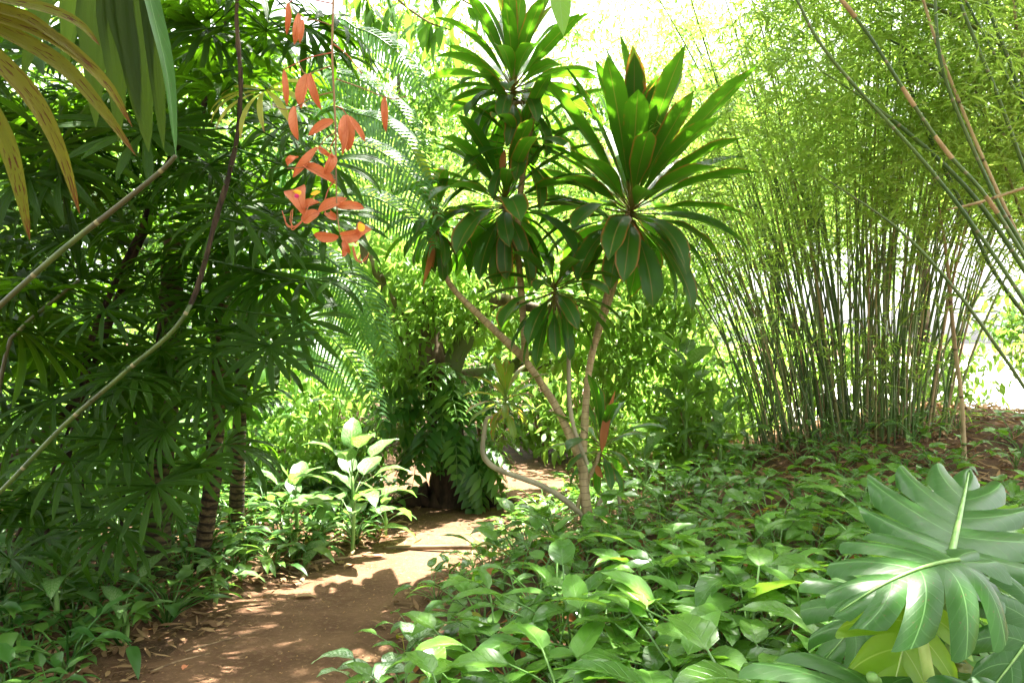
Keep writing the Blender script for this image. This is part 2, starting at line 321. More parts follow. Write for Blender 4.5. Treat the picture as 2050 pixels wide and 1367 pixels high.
M['sheath']=barkmat('bamboo_sheath',(0.24,0.165,0.08),(0.36,0.26,0.14),None,18,0.7,bump=0.2)
M['petal']=leafmat('orange_petal',(0.48,0.13,0.05),(0.62,0.24,0.12),(0.60,0.16,0.055),tf=0.3,rough=0.5,spec=0.3,streak=0.45,bump=0.3,vein=(0.40,0.09,0.03),veinw=0.08,side=0.35,nside=7,tip=(0.40,0.10,0.035),tipr=(0.55,1.15))
M['petaly']=leafmat('yellow_petal_tip',(0.80,0.48,0.03),(0.85,0.55,0.05),(0.85,0.5,0.05),tf=0.3,rough=0.55,spec=0.2,bump=0)
M['petalm']=leafmat('magenta_petal_base',(0.50,0.03,0.16),(0.55,0.05,0.2),(0.55,0.05,0.2),tf=0.3,rough=0.55,spec=0.2,bump=0)
M['fstalk']=barkmat('flower_stalk',(0.16,0.10,0.05),(0.28,0.17,0.08),None,20,0.6,bump=0.15)
M['redst']=barkmat('red_stalk',(0.26,0.06,0.03),(0.36,0.10,0.05),None,20,0.55,bump=0.15)
M['wood']=barkmat('edging_timber',(0.07,0.05,0.03),(0.20,0.14,0.08),None,8,0.9,stretch=(0.2,1,1))
M['twig']=barkmat('twig_bark',(0.10,0.06,0.035),(0.24,0.16,0.09),None,18,0.85)

exec_parts = []
# ------------------------------------------------------------------ ground and path
LY=np.array([0,2,3.5,4.37,4.81,5.35,5.87,6.5,7.1,7.8,9.0,9.6]); LX=np.array([-2.3,-2.1,-1.83,-1.73,-1.6,-1.38,-1.02,-1.0,-1.05,-1.25,-1.4,-1.3])
RXX=np.array([-0.9,-0.70,-0.56,-0.50,-0.38,-0.28,-0.18,0.02,0.25,0.5,0.7,0.6])
def xl(y): return np.interp(y,LY,LX)
def xr(y): return np.interp(y,LY,RXX)
def wob(x,y): return 0.5*np.sin(x*3.1+y*1.7)+0.3*np.sin(x*7.3-y*5.1+1)+0.2*np.sin(x*13.7+y*11.9+2)
def gz(x,y):
    x=np.asarray(x,float); y=np.asarray(y,float)
    dr=np.maximum(x-xr(y),0); dl=np.maximum(xl(y)-x,0)
    bank=0.50*(1-np.exp(-dr/1.3))*sstep(13.0,9.0,y)
    hump=0.34*np.exp(-((x-4.6)/1.6)**2-((y-8.0)/1.5)**2)+0.08*np.exp(-((x-3.0)/1.2)**2-((y-7.2)/1.1)**2)
    left=0.10*(1-np.exp(-dl/0.5))
    off=np.minimum(1,(dr+dl)/0.3)
    return bank+hump+left+0.012*wob(x,y)*(0.35+2.2*off)
def sheet(x0,x1,nx,y0,y1,ny,fz,gx=1.0):
    X,Y=np.meshgrid(np.linspace(x0,x1,nx),np.linspace(y0,y1,ny)); Z=fz(X,Y)
    return np.stack([X,Y,Z],-1).reshape(-1,3), gridq(ny,nx), np.stack([X,Y],-1).reshape(-1,2)
b=MB(); v,q,uv=sheet(-9,9,181,-2,14,161,gz); b.add((v,q,uv))
tag(part('ground',b.mesh('ground',M['soil'])),'dark leaf-strewn soil on both sides of the path','ground',kind='structure')
b=MB(); S=500.0
v=np.array([[-S,-S,-0.06],[S,-S,-0.06],[S,S,-0.06],[-S,S,-0.06]]); b.add((v,np.array([[0,1,2,3]]),v[:,:2]))
tag(part('terrain',b.mesh('terrain',M['soil'])),'level ground stretching away behind the garden','ground',kind='structure')
b=MB(); v,q,uv=sheet(2.2,60,20,11.2,80,20,lambda X,Y:0*X-0.03); b.add((v,q,uv))  # added pale sheet, coloured to blow out white between the bamboo stems
tag(part('bright_gap_sheet',b.mesh('bright_gap_sheet',soilmat('pale_gap_sheet',(0.42,0.42,0.38),(0.55,0.54,0.50),(0.6,0.6,0.58),1.0))),'added pale sheet that whites out the gap beyond the bamboo','ground',kind='structure')
# the trodden path: a sheet of its own a few millimetres above the soil, with an uneven edge
n=150; ys=np.linspace(0.3,9.3,n); k=25; b=MB()
le=xl(ys)+0.05*np.sin(ys*5.1)+0.035*np.sin(ys*13.3+1)+0.02*np.sin(ys*29); re=xr(ys)+0.15+0.04*np.sin(ys*6.3+2)+0.03*np.sin(ys*17)
X=le[:,None]+(re-le)[:,None]*np.linspace(0,1,k)[None]; Y=np.broadcast_to(ys[:,None],X.shape)
Z=gz(X,Y)+0.006-0.02*(np.abs(np.linspace(-1,1,k))[None]**8)
b.add((np.stack([X,Y,Z],-1).reshape(-1,3),gridq(n,k),np.stack([X,Y],-1).reshape(-1,2)))
tag(part('path',b.mesh('path',M['path'])),'trodden reddish brown earth path winding towards the tree','path',kind='structure')
def gpt(px,py):
    """where the ray through a pixel meets the ground"""
    for d in np.arange(1.5,14,0.01):
        p=P(px,py,d)
        if p[2] <= gz(p[0],p[1]): return np.array([p[0],p[1],float(gz(p[0],p[1]))])
    return P(px,py,9)
def onz(x,y): return np.array([x,y,float(gz(x,y))])

# ------------------------------------------------------------------ dracaena-like cordyline tree in the middle
DC=5.2
base=gpt(1180,1050); cord=thing('cordyline_tree','tall branching cordyline with long green strap leaves edged in orange','tree',base)
def PP(l,d): return [P(x,y,d+(z[0] if z else 0)) for x,y,*z in l]
def stem(l,rad,mat,name='stem',parent=cord,d=DC,n=28,k=8,rough=0.03):
    b=MB().add(tube(PP(l,d),rad,n,k,rough)); return part(name,b.mesh(name,M[mat]),parent)
stem([(1185,1085),(1172,1000),(1165,930),(1140,870),(1108,805),(1050,718)],[0.038,0.034,0.031,0.028,0.025,0.022],'barkp','trunk')
stem([(1050,718),(960,632),(905,575),(878,520),(870,470),(872,445)],[0.027,0.022,0.018,0.016,0.015,0.013],'barkp')
stem([(1052,722),(1045,600),(1036,470),(1048,340),(1066,235),(1058,206),(1028,206),(1006,190,0.0),(1010,165)],[0.024,0.022,0.021,0.019,0.017,0.015,0.014,0.012,0.011],'barkp',n=40)
stem([(1037,505),(1015,470),(1008,440),(1010,415)],[0.015,0.013,0.012,0.011],'vine')
stem([(1166,935),(1170,860),(1178,750),(1202,640),(1232,530),(1256,435),(1262,400)],[0.027,0.025,0.023,0.021,0.018,0.016,0.014],'barkp')
stem([(1192,690),(1222,600),(1240,540)],[0.016,0.015,0.014],'barkp')
stem([(1176,930,-0.1),(1150,860,-0.1),(1140,800,-0.1),(1138,700,-0.1),(1130,640,-0.1),(1112,592,-0.1)],[0.014]*6,'vine')
stem([(1172,1035),(1130,1000),(1085,972),(1020,948),(985,932),(967,908),(969,870),(976,836),(1000,838),(1012,815)],[0.02,0.02,0.019,0.018,0.018,0.017,0.015,0.013,0.011,0.01],'vine',n=50)
stem([(1150,1060),(1160,1000),(1192,930),(1200,905)],[0.014,0.014,0.013,0.012],'barkp')
stem([(1185,1060,-.1),(1198,1010,-.1),(1215,985,-.1),(1238,990,-.1),(1243,1060,-.1)],[0.012]*5,'vine')
cmesh={}
def cleaf(kind,L,W,droop,mat,pet):
    key=(kind,round(L,2),round(droop,1),mat)
    if key not in cmesh:
        b=MB(); b.add(tube([(0,0,0),(0,pet*0.5,0.0),(0,pet,0.0)],[0.008,0.006,0.006],4,5,cap=False),mat=0)
        b.V[-1][:,2]*=0.6; b.UV[-1][:,0]=0.5
        b.add(strip(L,W,'strap',11,4,0.0,droop,0.32,1.3,(0,pet*0.9,0),wav=0.05))
        cmesh[key]=b.mesh('strap_leaf',M[mat])
    return cmesh[key]
def rosette(parent,c,n,L,W,el0,el1,pet=0.16,mat='cord',droops=(0.5,0.9,1.4),tilt=(0,0),young=3,pw=0.9,name='leaf'):
    c=np.asarray(c); hd=RX(tilt[0]) @ RY(tilt[1])
    for i in range(n):
        f=i/(n-1); yaw=i*2.39996+U(-.25,.25); el=el0+(el1-el0)*f**pw+U(-.12,.12)
        dr=droops[min(2,int(f*3))]*1.0; l=L*(0.72+0.34*math.sin(math.pi*min(1,f+0.25)))*U(.85,1.1)
        l=round(l*25)/25
        me=cleaf('s',l,W,dr,'cordy' if i < young else mat,pet)
        off=Vector((0,0,0.10*(1-f)-0.04))
        Mx=TR(c) @ hd @ TR(off) @ RZ(yaw) @ RX(el) @ RY(U(-.3,.3)) @ SC(U(0.92,1.08))
        part(name,me,parent,Mx)
R=math.radians
rosette(cord,P(1026,185,DC),62,0.50,0.050,R(86),R(-45),0.12,tilt=(R(-4),R(4)),droops=(0.35,0.8,1.1))
rosette(cord,P(1040,300,DC),24,0.50,0.048,R(60),R(-40),0.12,tilt=(R(4),R(5)),young=0,droops=(0.6,0.8,0.9))
rosette(cord,P(1262,425,DC),84,0.76,0.070,R(86),R(-42),0.18,tilt=(R(6),R(5)),droops=(0.22,0.45,0.9),pw=1.1)
rosette(cord,P(1012,415,DC),58,0.58,0.046,R(62),R(-60),0.14,tilt=(R(4),R(-3)),young=0,droops=(0.7,0.9,0.8))
rosette(cord,P(872,450,DC),34,0.38,0.032,R(75),R(-65),0.08,droops=(0.7,1.0,1.0))
rosette(cord,P(1110,590,DC-.1),38,0.42,0.036,R(45),R(-68),0.14,young=0,droops=(0.8,0.9,0.6))
rosette(cord,P(1012,808,DC),28,0.27,0.024,R(80),R(-45),0.04,mat='cordy',young=10,droops=(0.6,0.8,1.0))
rosette(cord,P(1203,900,DC),22,0.36,0.034,R(85),R(-45),0.08,young=0,droops=(0.5,0.8,1.0))
for (c_,n_,L_) in ((P(1026,185,DC),2,.30),(P(1262,425,DC),2,.34),(P(1012,415,DC),3,.34),(P(872,450,DC),3,.26),(P(1110,590,DC-.1),1,.22)):
    for i in range(n_):
        part('dead_leaf',MB().add(strip(L_*U(.7,1.1),U(.016,.028),'strap',8,2,U(-1.2,-.7),U(.2,.6),.7,twist=U(-.6,.6))).mesh('dead_leaf',M['dead']),cord,TR(c_-np.array([0,0,.04])) @ RZ(U(0,6.28)))
for (p0,p1,p2,wd) in (((868,480),(862,520),(846,575),0.022),((1205,905),(1212,850),(1232,780),0.026),((1011,300),(1006,330),(1009,372),0.022),((1195,930),(1198,945),(1208,958),0.02)):
    part('dead_leaf',MB().add(ribbon(PP([p0,p1,p2],DC-0.12),wd,'lance',8,2,fold=0.5)).mesh('dead_leaf',M['dead']),cord,label='dried orange brown leaf')

# ------------------------------------------------------------------ split-leaf plant at the lower right
mon=thing('monstera_plant','large glossy split-leaved plant beside the low plants','plant',onz(1.05,1.95))
def monleaf(W=0.62,nearL=0.0,nearR=0.0,tipdroop=0.25,fold=0.12,seed=0,gap=0.25):
    """unit leaf: midrib along +Y from the sinus (0,0,0) to (0,1,0)"""
    rays=[(-0.02,176,0.17),(-0.01,116,0.46),(0.08,90,0.57),(0.25,70,0.59),(0.46,53,0.52),(0.70,33,0.38),(1.0,4,0.04)]
    rr=np.random.RandomState(seed); b=MB(); rays0=rays
    for side in (-1,1):
        rays=[(y+rr.uniform(-.02,.02)*(0 < i < 6),t+rr.uniform(-5,5)*(0 < i < 6),l*rr.uniform(.88,1.1)) for i,(y,t,l) in enumerate(rays0)]
        for j in range(len(rays)-1):
            (y0,t0,l0),(y1,t1,l1)=rays[j],rays[j+1]
            na,ns=7,15; a=np.linspace(0,1,na); s=np.linspace(0,1,ns)
            s0=0.38+0.16*rr.rand() if j < 5 else 0.6; g=gap*(0.75+0.5*rr.rand())*(1 if j < 5 else 0.5)
            pts=np.zeros((ns,na,3))
            lk=-rr.uniform(.3,1.0)
            for ia,aa in enumerate(a):
                for isx,ss_ in enumerate(s):
                    gg=g*np.clip((ss_-s0)/(1-s0),0,1)**0.75*(1+0.5*np.clip((ss_-s0)/(1-s0),0,1)); ap=0.5+(aa-0.5)*(1-gg)
                    se=ss_*(1-(0.10*abs(2*aa-1)**2.5+0.13*np.clip(2*aa-1,-1,1)*(1 if j else 0)*lk+.06)*ss_) 
                    y=y0+(y1-y0)*ap; th=math.radians(t0+(t1-t0)*ap-20*se*(1 if t0 < 150 else -1)); ln=(l0+(l1-l0)*ap); ln=ln*(1-0.55*se**3*0) 
                    x=math.sin(th)*ln*se*W/0.57; yy=y+math.cos(th)*ln*se
                    z=fold*x-0.22*x*x-0.03*(2*aa-1)**2*ss_ + 0.012*math.cos((2*aa-1)*math.pi*0.5)*ss_
                    nr=nearR if side > 0 else nearL
                    z-=nr*x**2.0*(1.0+0.4*ss_); z-=tipdroop*max(yy,0)**2; x2=x*(1-0.28*nr*x*0.5)
                    pts[isx,ia]=(side*x2,yy,z)
            q=gridq(ns,na)
            if side < 0: q=q[:,::-1]
            uvv=np.stack([np.broadcast_to(a[None],(ns,na)),np.broadcast_to(s[:,None],(ns,na))],-1).reshape(-1,2)
            b.add((pts.reshape(-1,3),q,uvv),rnd=0.5)
    return b
def frame(o,tip,n):
    y=Vector(tip)-Vector(o); L=y.length; y.normalize(); n=Vector(n); x=y.cross(n).normalized(); z=x.cross(y)
    return Matrix(((x.x*L,y.x*L,z.x*L,o[0]),(x.y*L,y.y*L,z.y*L,o[1]),(x.z*L,y.z*L,z.z*L,o[2]),(0,0,0,1)))
def place_mon(b0,b1,n,mat,rib,pet,label=None,pr=0.011,**kw):
    td=kw.get('tipdroop',0.25)
    b=monleaf(**kw); me=b.mesh('split_leaf',M[mat]); Mx=frame(b0,b1,n)
    o=part('split_leaf',me,mon,Mx,label)
    ys=np.linspace(-0.02,0.98,14); pts=np.stack([0*ys,ys,-td*np.maximum(ys,0)**2+0.006],1)
    mr=MB().add(tube(pts,[0.014,0.011,0.007,0.003],16,6)).mesh('midrib',M[rib]); mo=lpart('midrib',mr,o,Matrix.Identity(4))
    if pet: part('leaf_stalk',MB().add(tube(pet,[pr*1.25,pr*1.1,pr],20,8)).mesh('leaf_stalk',M[rib]),mon)
gm=onz(1.02,1.95)
place_mon(P(1905,1105,1.95),P(1945,928,2.46),(0.02,-0.45,1),'mon','rib',[onz(1.1,2.08),P(1895,1250,2.05),P(1868,1122,1.95)],'upper leaf tipped upwards',W=0.47,tipdroop=0.05,fold=0.10,seed=1,gap=0.24)
place_mon(P(1915,1122,1.72),P(1690,1146,1.56),(-0.05,-0.22,1),'mon','rib',[onz(0.98,1.78),P(1866,1280,1.76),P(1890,1180,1.75),P(1913,1124,1.72)],'lower leaf with drooping lobes',W=0.56,nearL=1.0,nearR=0.0,tipdroop=0.25,fold=0.05,seed=5,pr=0.014)
place_mon(P(1832,1205,1.70),P(1757,1470,1.58),(0.12,1,-0.15),'monu','riby',[onz(0.93,1.62),P(1858,1345,1.60),P(1832,1208,1.68)],'yellowish green backlit leaf seen from below',W=0.55,tipdroop=0.1,fold=0.2,seed=9,pr=0.011,gap=0.40)
place_mon(P(1775,1195,2.05),P(1660,1285,1.85),(-0.1,-0.6,1),'mon','rib',[onz(0.95,2.1),P(1790,1300,2.1),P(1775,1195,2.05)],None,W=0.6,tipdroop=0.2,seed=14)
place_mon(P(1770,1385,1.55),P(1490,1432,1.38),(-0.1,-0.25,1),'mon','rib',[onz(0.75,1.6),P(1760,1420,1.58),P(1745,1352,1.55)],None,W=0.55,tipdroop=0.2,fold=0.02,seed=21,gap=0.12)
place_mon(P(2075,1440,1.5),P(1830,1415,1.42),(0.1,-0.3,1),'mon','rib',[onz(1.1,1.55),P(2060,1460,1.5),P(2065,1400,1.5)],None,W=0.42,tipdroop=0.12,seed=23,gap=0.12)
place_mon(P(2090,1230,1.8),P(1990,1400,1.62),(0.3,-0.8,0.6),'mon','rib',[onz(1.25,1.85),P(2095,1300,1.8),P(2090,1230,1.8)],None,W=0.5,tipdroop=0.15,seed=31,gap=0.2)

# ------------------------------------------------------------------ low plants covering the bank
def lowleaf(L,W,pet,h,pit,droop,mat,prof='ovate',nl=8):
    """stalk from the plant's base up and out, blade at its end"""
    b=MB(); out=math.sqrt(max(pet*pet-h*h,0.0004))
    b.add(tube([(0,0,0),(0,out*0.35,h*0.62),(0,out,h)],[0.0045,0.0035,0.003],5,5,cap=False),rnd=0.5); b.UV[-1][:,0]=0.5
    b.add(strip(L,W,prof,nl,4,pit,droop,0.22,1.2,(0,out,h),wav=0.06),rnd=0.5)
    return b.mesh('leaf',M[mat])
gl=[lowleaf(U(.15,.21),U(.036,.052),U(.22,.34),U(.16,.27),U(-.1,.5),U(.5,1.1),'ground') for _ in range(12)]
gl+=[lowleaf(U(.13,.18),U(.022,.03),U(.2,.3),U(.15,.25),U(0,.6),U(.5,1.2),'ground') for _ in range(3)]
gl+=[lowleaf(U(.16,.22),U(.036,.050),U(.20,.30),U(.17,.25),U(.2,.7),U(.6,1.0),'groundy') for _ in range(3)]
gl+=[lowleaf(.16,.036,.22,.15,.1,1.2,'fany'),lowleaf(.14,.022,.2,.1,-.3,1.2,'dead')]
sp=[lowleaf(U(.17,.22),U(.036,.045),U(.14,.22),U(.10,.18),U(.2,.7),U(.6,1.1),'spot') for _ in range(4)]
def lowplant(x,y,meshes,nleaf,scale,name,label,cat,group,tiltmax=0.25):
    t=thing(name,label,cat,(x,y,float(gz(x,y))-0.01),group)
    y0=U(0,6.28)
    for i in range(nleaf):
        lpart('leaf',meshes[rng.randint(len(meshes))],t,RZ(y0+i*2.39996+U(-.3,.3)) @ RX(U(-.25,.25)) @ RY(U(-.3,.3)) @ SC(scale*U(.7,1.15)))
    return t
pts=[]
def poisson(cands,rad):
    out=[]
    for (x,y) in cands:
        r=rad(x,y)
        if all((x-a)**2+(y-b)**2 > r*r for a,b in out): out.append((x,y))
    return out
cand=[]
for _ in range(9000):
    y=1.7+5.6*rng.rand()**1.2; x=U(-0.8,5.0)
    if x < xr(y)+(0.16 if y < 3.6 else 0.02) or abs(x) > y*0.70+0.25: continue
    if y > 4.9 and x > 1.25+ (6.6-y)*0.9 and rng.rand() < 0.955: continue       # bare litter under the bamboo
    if y < 2.3 and x > 1.6: continue
    cand.append((x,y))
pl=poisson(cand,lambda x,y:0.105+0.0165*y)[:300]
print('low plants',len(pl))
LM=[('the foot of the cordyline',base[0],base[1]),('the dry brown cane',2.9,5.2),('the big dumb cane before the bamboo',1.55,6.6),('the near edge of the bank',0.3,2.3),('the split-leaved plant',1.05,1.95),('the open middle of the bank',1.1,3.6),('the far path bend',0.15,6.2),('the slope above the split-leaved plant',2.1,3.4)]
for (x,y) in pl:
    e=x-float(xr(y)); s_=(0.62 if e < 0.3 else 1.0)*(1.08 if y < 3.2 else (0.98 if y < 4.6 else 0.86))
    near=min(LM,key=lambda q:math.hypot(x-q[1],y-q[2]))[0]
    if e < .3: lab='small glossy plant spilling over the path edge '+('close by' if y < 4 else 'midway along' if y < 5.6 else 'at the far bend'); grp_='plants along the path edge'
    elif y > 5.2 and x > 1.5: lab='green plant standing in the dry litter before the bamboo'; grp_='plants in the litter before the bamboo'
    else: lab='glossy green low plant growing around '+near; grp_='low plants around '+near
    lowplant(x,y,gl if y < 5 else gl[:15],rng.randint(8,13),s_*U(.8,1.12),'low_plant',lab,'plant',grp_)
for i,(px,py) in enumerate(((735,1335),(800,1300),(1010,1240))):
    g=gpt(px,py+70); lowplant(g[0],g[1],sp,6,1.0,'silver_leaf_plant',('silver-marked plant at the near edge of the path','silver-marked plant leaning over the path edge among green leaves','silver-marked plant half hidden among the low plants')[i],'plant','silver-marked plants')

# ------------------------------------------------------------------ bamboo
def culm_mesh(H,r,bend,mat,n=None,seed=0):
    rr=np.random.RandomState(seed); n=n or 26
    t=np.linspace(0,1,6); pts=np.stack([bend*H*t**2.2+0.02*rr.randn(6)*H*0.15*t, 0.02*rr.randn(6)*H*0.3*t, H*(t-0.10*abs(bend)*t**3)],1)
    b=MB(); g=tube(pts,[r*1.05,r,r*0.95,r*0.8,r*0.55,r*0.25],n,6,cap=True); b.add(g)
    zs=np.arange(0.25,H*0.9,0.36)
    pp=smooth_path(pts,60); ln=np.concatenate([[0],np.cumsum(np.linalg.norm(np.diff(pp,axis=0),axis=1))])
    for z in zs:                                                       # swollen nodes
        c=np.array([np.interp(z,ln,pp[:,k]) for k in range(3)]); c2=np.array([np.interp(z+0.02,ln,pp[:,k]) for k in range(3)])
        rad=r*np.interp(z/ln[-1],np.linspace(0,1,6),[1.05,1,.95,.8,.55,.25])
        b.add(tube([c,(c+c2)/2,c2],[rad*1.02,rad*1.28,rad*1.02],3,6,cap=False))
    return b.mesh('culm',M[mat])
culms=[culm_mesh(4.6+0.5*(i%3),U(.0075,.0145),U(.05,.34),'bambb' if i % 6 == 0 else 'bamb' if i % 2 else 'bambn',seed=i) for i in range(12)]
bm1=thing('bamboo_clump','dense clump of upright green bamboo stems behind the low plants','bamboo',onz(3.2,7.4))
nb=0
for i in range(400):
    a=U(0,6.283); rr=math.sqrt(rng.rand()); x=3.12+rr*0.92*math.cos(a); y=7.35+rr*0.6*math.sin(a)
    lean=Vector((0.20*(x-3.15)+U(-.07,.07)-0.05, 0.16*(y-7.35)+U(-.04,.04), 1)).normalized()
    if rng.rand() < 0.22: lean=Vector((U(-.5,.5),U(-.1,.1),1)).normalized()
    qd=Vector((0,0,1)).rotation_difference(lean).to_matrix().to_4x4()
    yaw=math.atan2(y-7.35,x-3.15)+U(-.5,.5)
    part('culm',culms[rng.randint(12)],bm1,TR(onz(x,y)-np.array([0,0,.05])) @ qd @ RZ(yaw) @ SC(U(.5,.72) if x < 2.7 else U(.55,1.0))); nb+=1
    if nb >= 230: break
def bamboo_foliage(n,dens,drange,L=0.13,W=0.0095):
    """twigs of slender leaves"""
    b=MB(); c=0; cl=None; pos=[]; yaw=[]; pit=[]; rol=[]
    bases=[strip(L*f,W,'lance',2,1,0.1,g,0.0,1.2) for f in (.75,.95,1.15) for g in (.3,.9)]
    for _ in range(n*40):
        if c >= n: break
        if c % 13 == 0 or cl is None:
            px,py=U(1250,2250),U(-260,760)
            if rng.rand() > dens(px,py): continue
            cl=P(px,py,U(*drange)); cs=U(.12,.3)
        p=cl+rng.normal(size=3)*cs; c+=1; dv=np.array([U(-1,1),U(-1,1),U(-.7,.25)]); dv/=np.linalg.norm(dv)
        m=rng.randint(7,12)
        b.add(tube([p,p+dv*.17,p+dv*.32],[.0022,.0018,.0012],3,3,cap=False)); b.UV[-1][:]=0.5
        for i in range(m):
            f=i/m; pos.append(p+dv*f*.32); yaw.append(math.atan2(dv[1],dv[0])-math.pi/2+(0.75 if i%2 else -0.75)*(1-f*0.6)+U(-.4,.4)); pit.append(U(-.8,.3)); rol.append(U(-.9,.9))
    return scatter(b,bases,pos,np.array(yaw),np.array(pit),np.array(rol))
def dens1(px,py):
    e=np.clip((px-1320-0.5*max(0,250-py)*0.5)/170,0,1)
    if py < 150 and px < 1500: e*=0.3
    v=1.0 if py < 340 else max(0.06,1-(py-340)/190)
    return e*v
o=part('foliage',bamboo_foliage(9000,dens1,(5.3,9.0),.115,.0082).mesh('foliage',M['bambl']),bm1); o['kind']='stuff'
# leaning stems of the near clump that grows beyond the frame on the right
bm2=thing('bamboo_clump','leaning bamboo clump whose dark stems enter from the upper edge','bamboo',onz(3.55,4.6))
def bculm(parent,l,r,mat,d,name='culm',sheaths=(),label=None):
    pts=PP(l,d); ex=.3 if (l[-1][1] > 0) else .75; b=MB().add(tube(pts,[r*1.05,r,r*0.9,r*ex],46,8))
    pp=smooth_path(pts,200); ln=np.concatenate([[0],np.cumsum(np.linalg.norm(np.diff(pp,axis=0),axis=1))])
    for z in np.arange(0.1,ln[-1],0.3):
        c=np.array([np.interp(z,ln,pp[:,k]) for k in range(3)]); c2=np.array([np.interp(z+0.018,ln,pp[:,k]) for k in range(3)])
        rad=r*np.interp(z/ln[-1],[0,.33,.66,1],[1.05,1,.9,ex]); b.add(tube([c,(c+c2)/2,c2],[rad*1.02,rad*1.22,rad*1.02],3,8,cap=False))
    o=part(name,b.mesh(name,M[mat]),parent,label=label)
    for (f0,f1) in sheaths:
        sp_=[np.array([np.interp(ln[-1]*f,ln,pp[:,k]) for k in range(3)]) for f in np.linspace(f0,f1,4)]
        lpart('sheath',MB().add(tube(sp_,[r*1.18,r*1.15,r*1.1,r*1.02],8,9,cap=False)).mesh('sheath',M['sheath']),o,world(o).inverted())
    return o
tops=[((2060,520),(1960,300),(1880,100),(1830,-60)),((2080,420),(2000,200),(1935,40),(1900,-60)),((2090,330),(2030,150),(1980,20),(1950,-60)),
      ((2070,250),(1980,90),(1900,-60)),((2100,620),(1985,440),(1890,330),(1760,220),(1640,140)),((2080,240),(2040,80),(2020,-60)),((2075,150),(1960,60),(1830,0),(1700,-30)),
      ((2120,420),(2050,170),(2035,60),(2030,-60)),((2075,340),(1930,190),(1800,90),(1690,60)),((2110,700),(2000,560),(1930,420),(1830,200),(1800,60)),((2090,560),(2010,330),(1945,150),(1920,-60)),((2075,440),(2040,300),(2000,90),(1990,-60))]
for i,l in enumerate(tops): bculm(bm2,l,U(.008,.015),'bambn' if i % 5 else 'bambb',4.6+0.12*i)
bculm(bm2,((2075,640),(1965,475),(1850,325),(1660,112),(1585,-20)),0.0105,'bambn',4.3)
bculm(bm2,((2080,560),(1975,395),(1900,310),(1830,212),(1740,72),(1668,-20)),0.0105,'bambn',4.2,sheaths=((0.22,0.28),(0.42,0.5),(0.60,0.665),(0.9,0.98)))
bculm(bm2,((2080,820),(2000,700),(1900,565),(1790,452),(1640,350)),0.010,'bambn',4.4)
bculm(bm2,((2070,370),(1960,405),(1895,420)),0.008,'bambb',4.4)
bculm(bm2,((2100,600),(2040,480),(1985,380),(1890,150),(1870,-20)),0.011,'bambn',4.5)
def dens2(px,py):
    return np.clip((px-1620)/300,0,1)*(1.0 if py < 260 else max(0,1-(py-260)/160))
o=part('foliage',bamboo_foliage(700,dens2,(4.4,6.0),0.12,0.008).mesh('foliage',M['bambl']),bm2); o['kind']='stuff'
# dry cane standing on its own
g=gpt(1932,935); dc=thing('dry_cane','thin dry brown cane standing upright beyond the split-leaved plant','cane',g)
bculm(dc,((1932,945),(1925,800),(1910,680),(1893,500),(1866,338)),0.016,'bambb',float(g[1]),'stalk')
# litter below the bamboo
b=MB()
for _ in range(5200):
    y=U(5.4,9.4); x=U(1.3,6.4)
    if rng.rand() > np.clip((x-1.3)/0.9,0.1,1): continue
    p=onz(x,y)+np.array([0,0,U(.004,.035)])
    b.add(strip(U(.06,.17),U(.007,.016),'lance',3,1,U(-.2,.4),U(-.6,.9),0.3),TR(p) @ RZ(U(0,6.28)) @ RX(U(-.25,.25)) @ RY(U(-.6,.6)))
for _ in range(2600):
    y=U(1.8,6.5); x=U(-0.7,3.6)
    if x < xr(y)+0.12: continue
    p=onz(x,y)+np.array([0,0,U(.004,.03)])
    b.add(strip(U(.05,.13),U(.008,.022),'lance',3,1,U(-.2,.4),U(-.6,.9),0.3),TR(p) @ RZ(U(0,6.28)) @ RX(U(-.25,.25)) @ RY(U(-.5,.5)))
for _ in range(2200):
    y=U(2.6,7.5); x=float(xl(y))-abs(rng.normal(0.05,0.8))
    p=onz(x,y)+np.array([0,0,U(.004,.03)])
    b.add(strip(U(.05,.16),U(.006,.02),'lance',3,1,U(-.2,.4),U(-.6,.9),0.3),TR(p) @ RZ(U(0,6.28)) @ RX(U(-.25,.25)) @ RY(U(-.5,.5)))
for _ in range(420):
    y=U(2.8,7.5); sd=rng.rand() < .6; x=float(xl(y))+abs(rng.normal(0,.14)) if sd else float(xr(y))-abs(rng.normal(0,.10))
    p=onz(x,y)+np.array([0,0,U(.009,.02)])
    b.add(strip(U(.03,.10),U(.006,.016),'lance',3,1,U(-.2,.4),U(-.6,.9),0.3),TR(p) @ RZ(U(0,6.28)) @ RX(U(-.2,.2)) @ RY(U(-.5,.5)))
for _ in range(2600):
    y=U(2.8,8.3); x=U(float(xl(y))-.05,float(xr(y))+.2)
    if rng.rand() > .35+.65*abs((x-float(xl(y)+xr(y))/2)/.55): continue
    p=onz(x,y)+np.array([0,0,U(.007,.012)])
    b.add(strip(U(.008,.03),U(.002,.006),'lance',2,1,U(-.2,.4),U(-.6,.9),0.3),TR(p) @ RZ(U(0,6.28)) @ RY(U(-.5,.5)))
tag(part('leaf_litter',b.mesh('leaf_litter',M['litter'])),'dry brown fallen leaves strewn over the soil','leaf litter',kind='stuff')

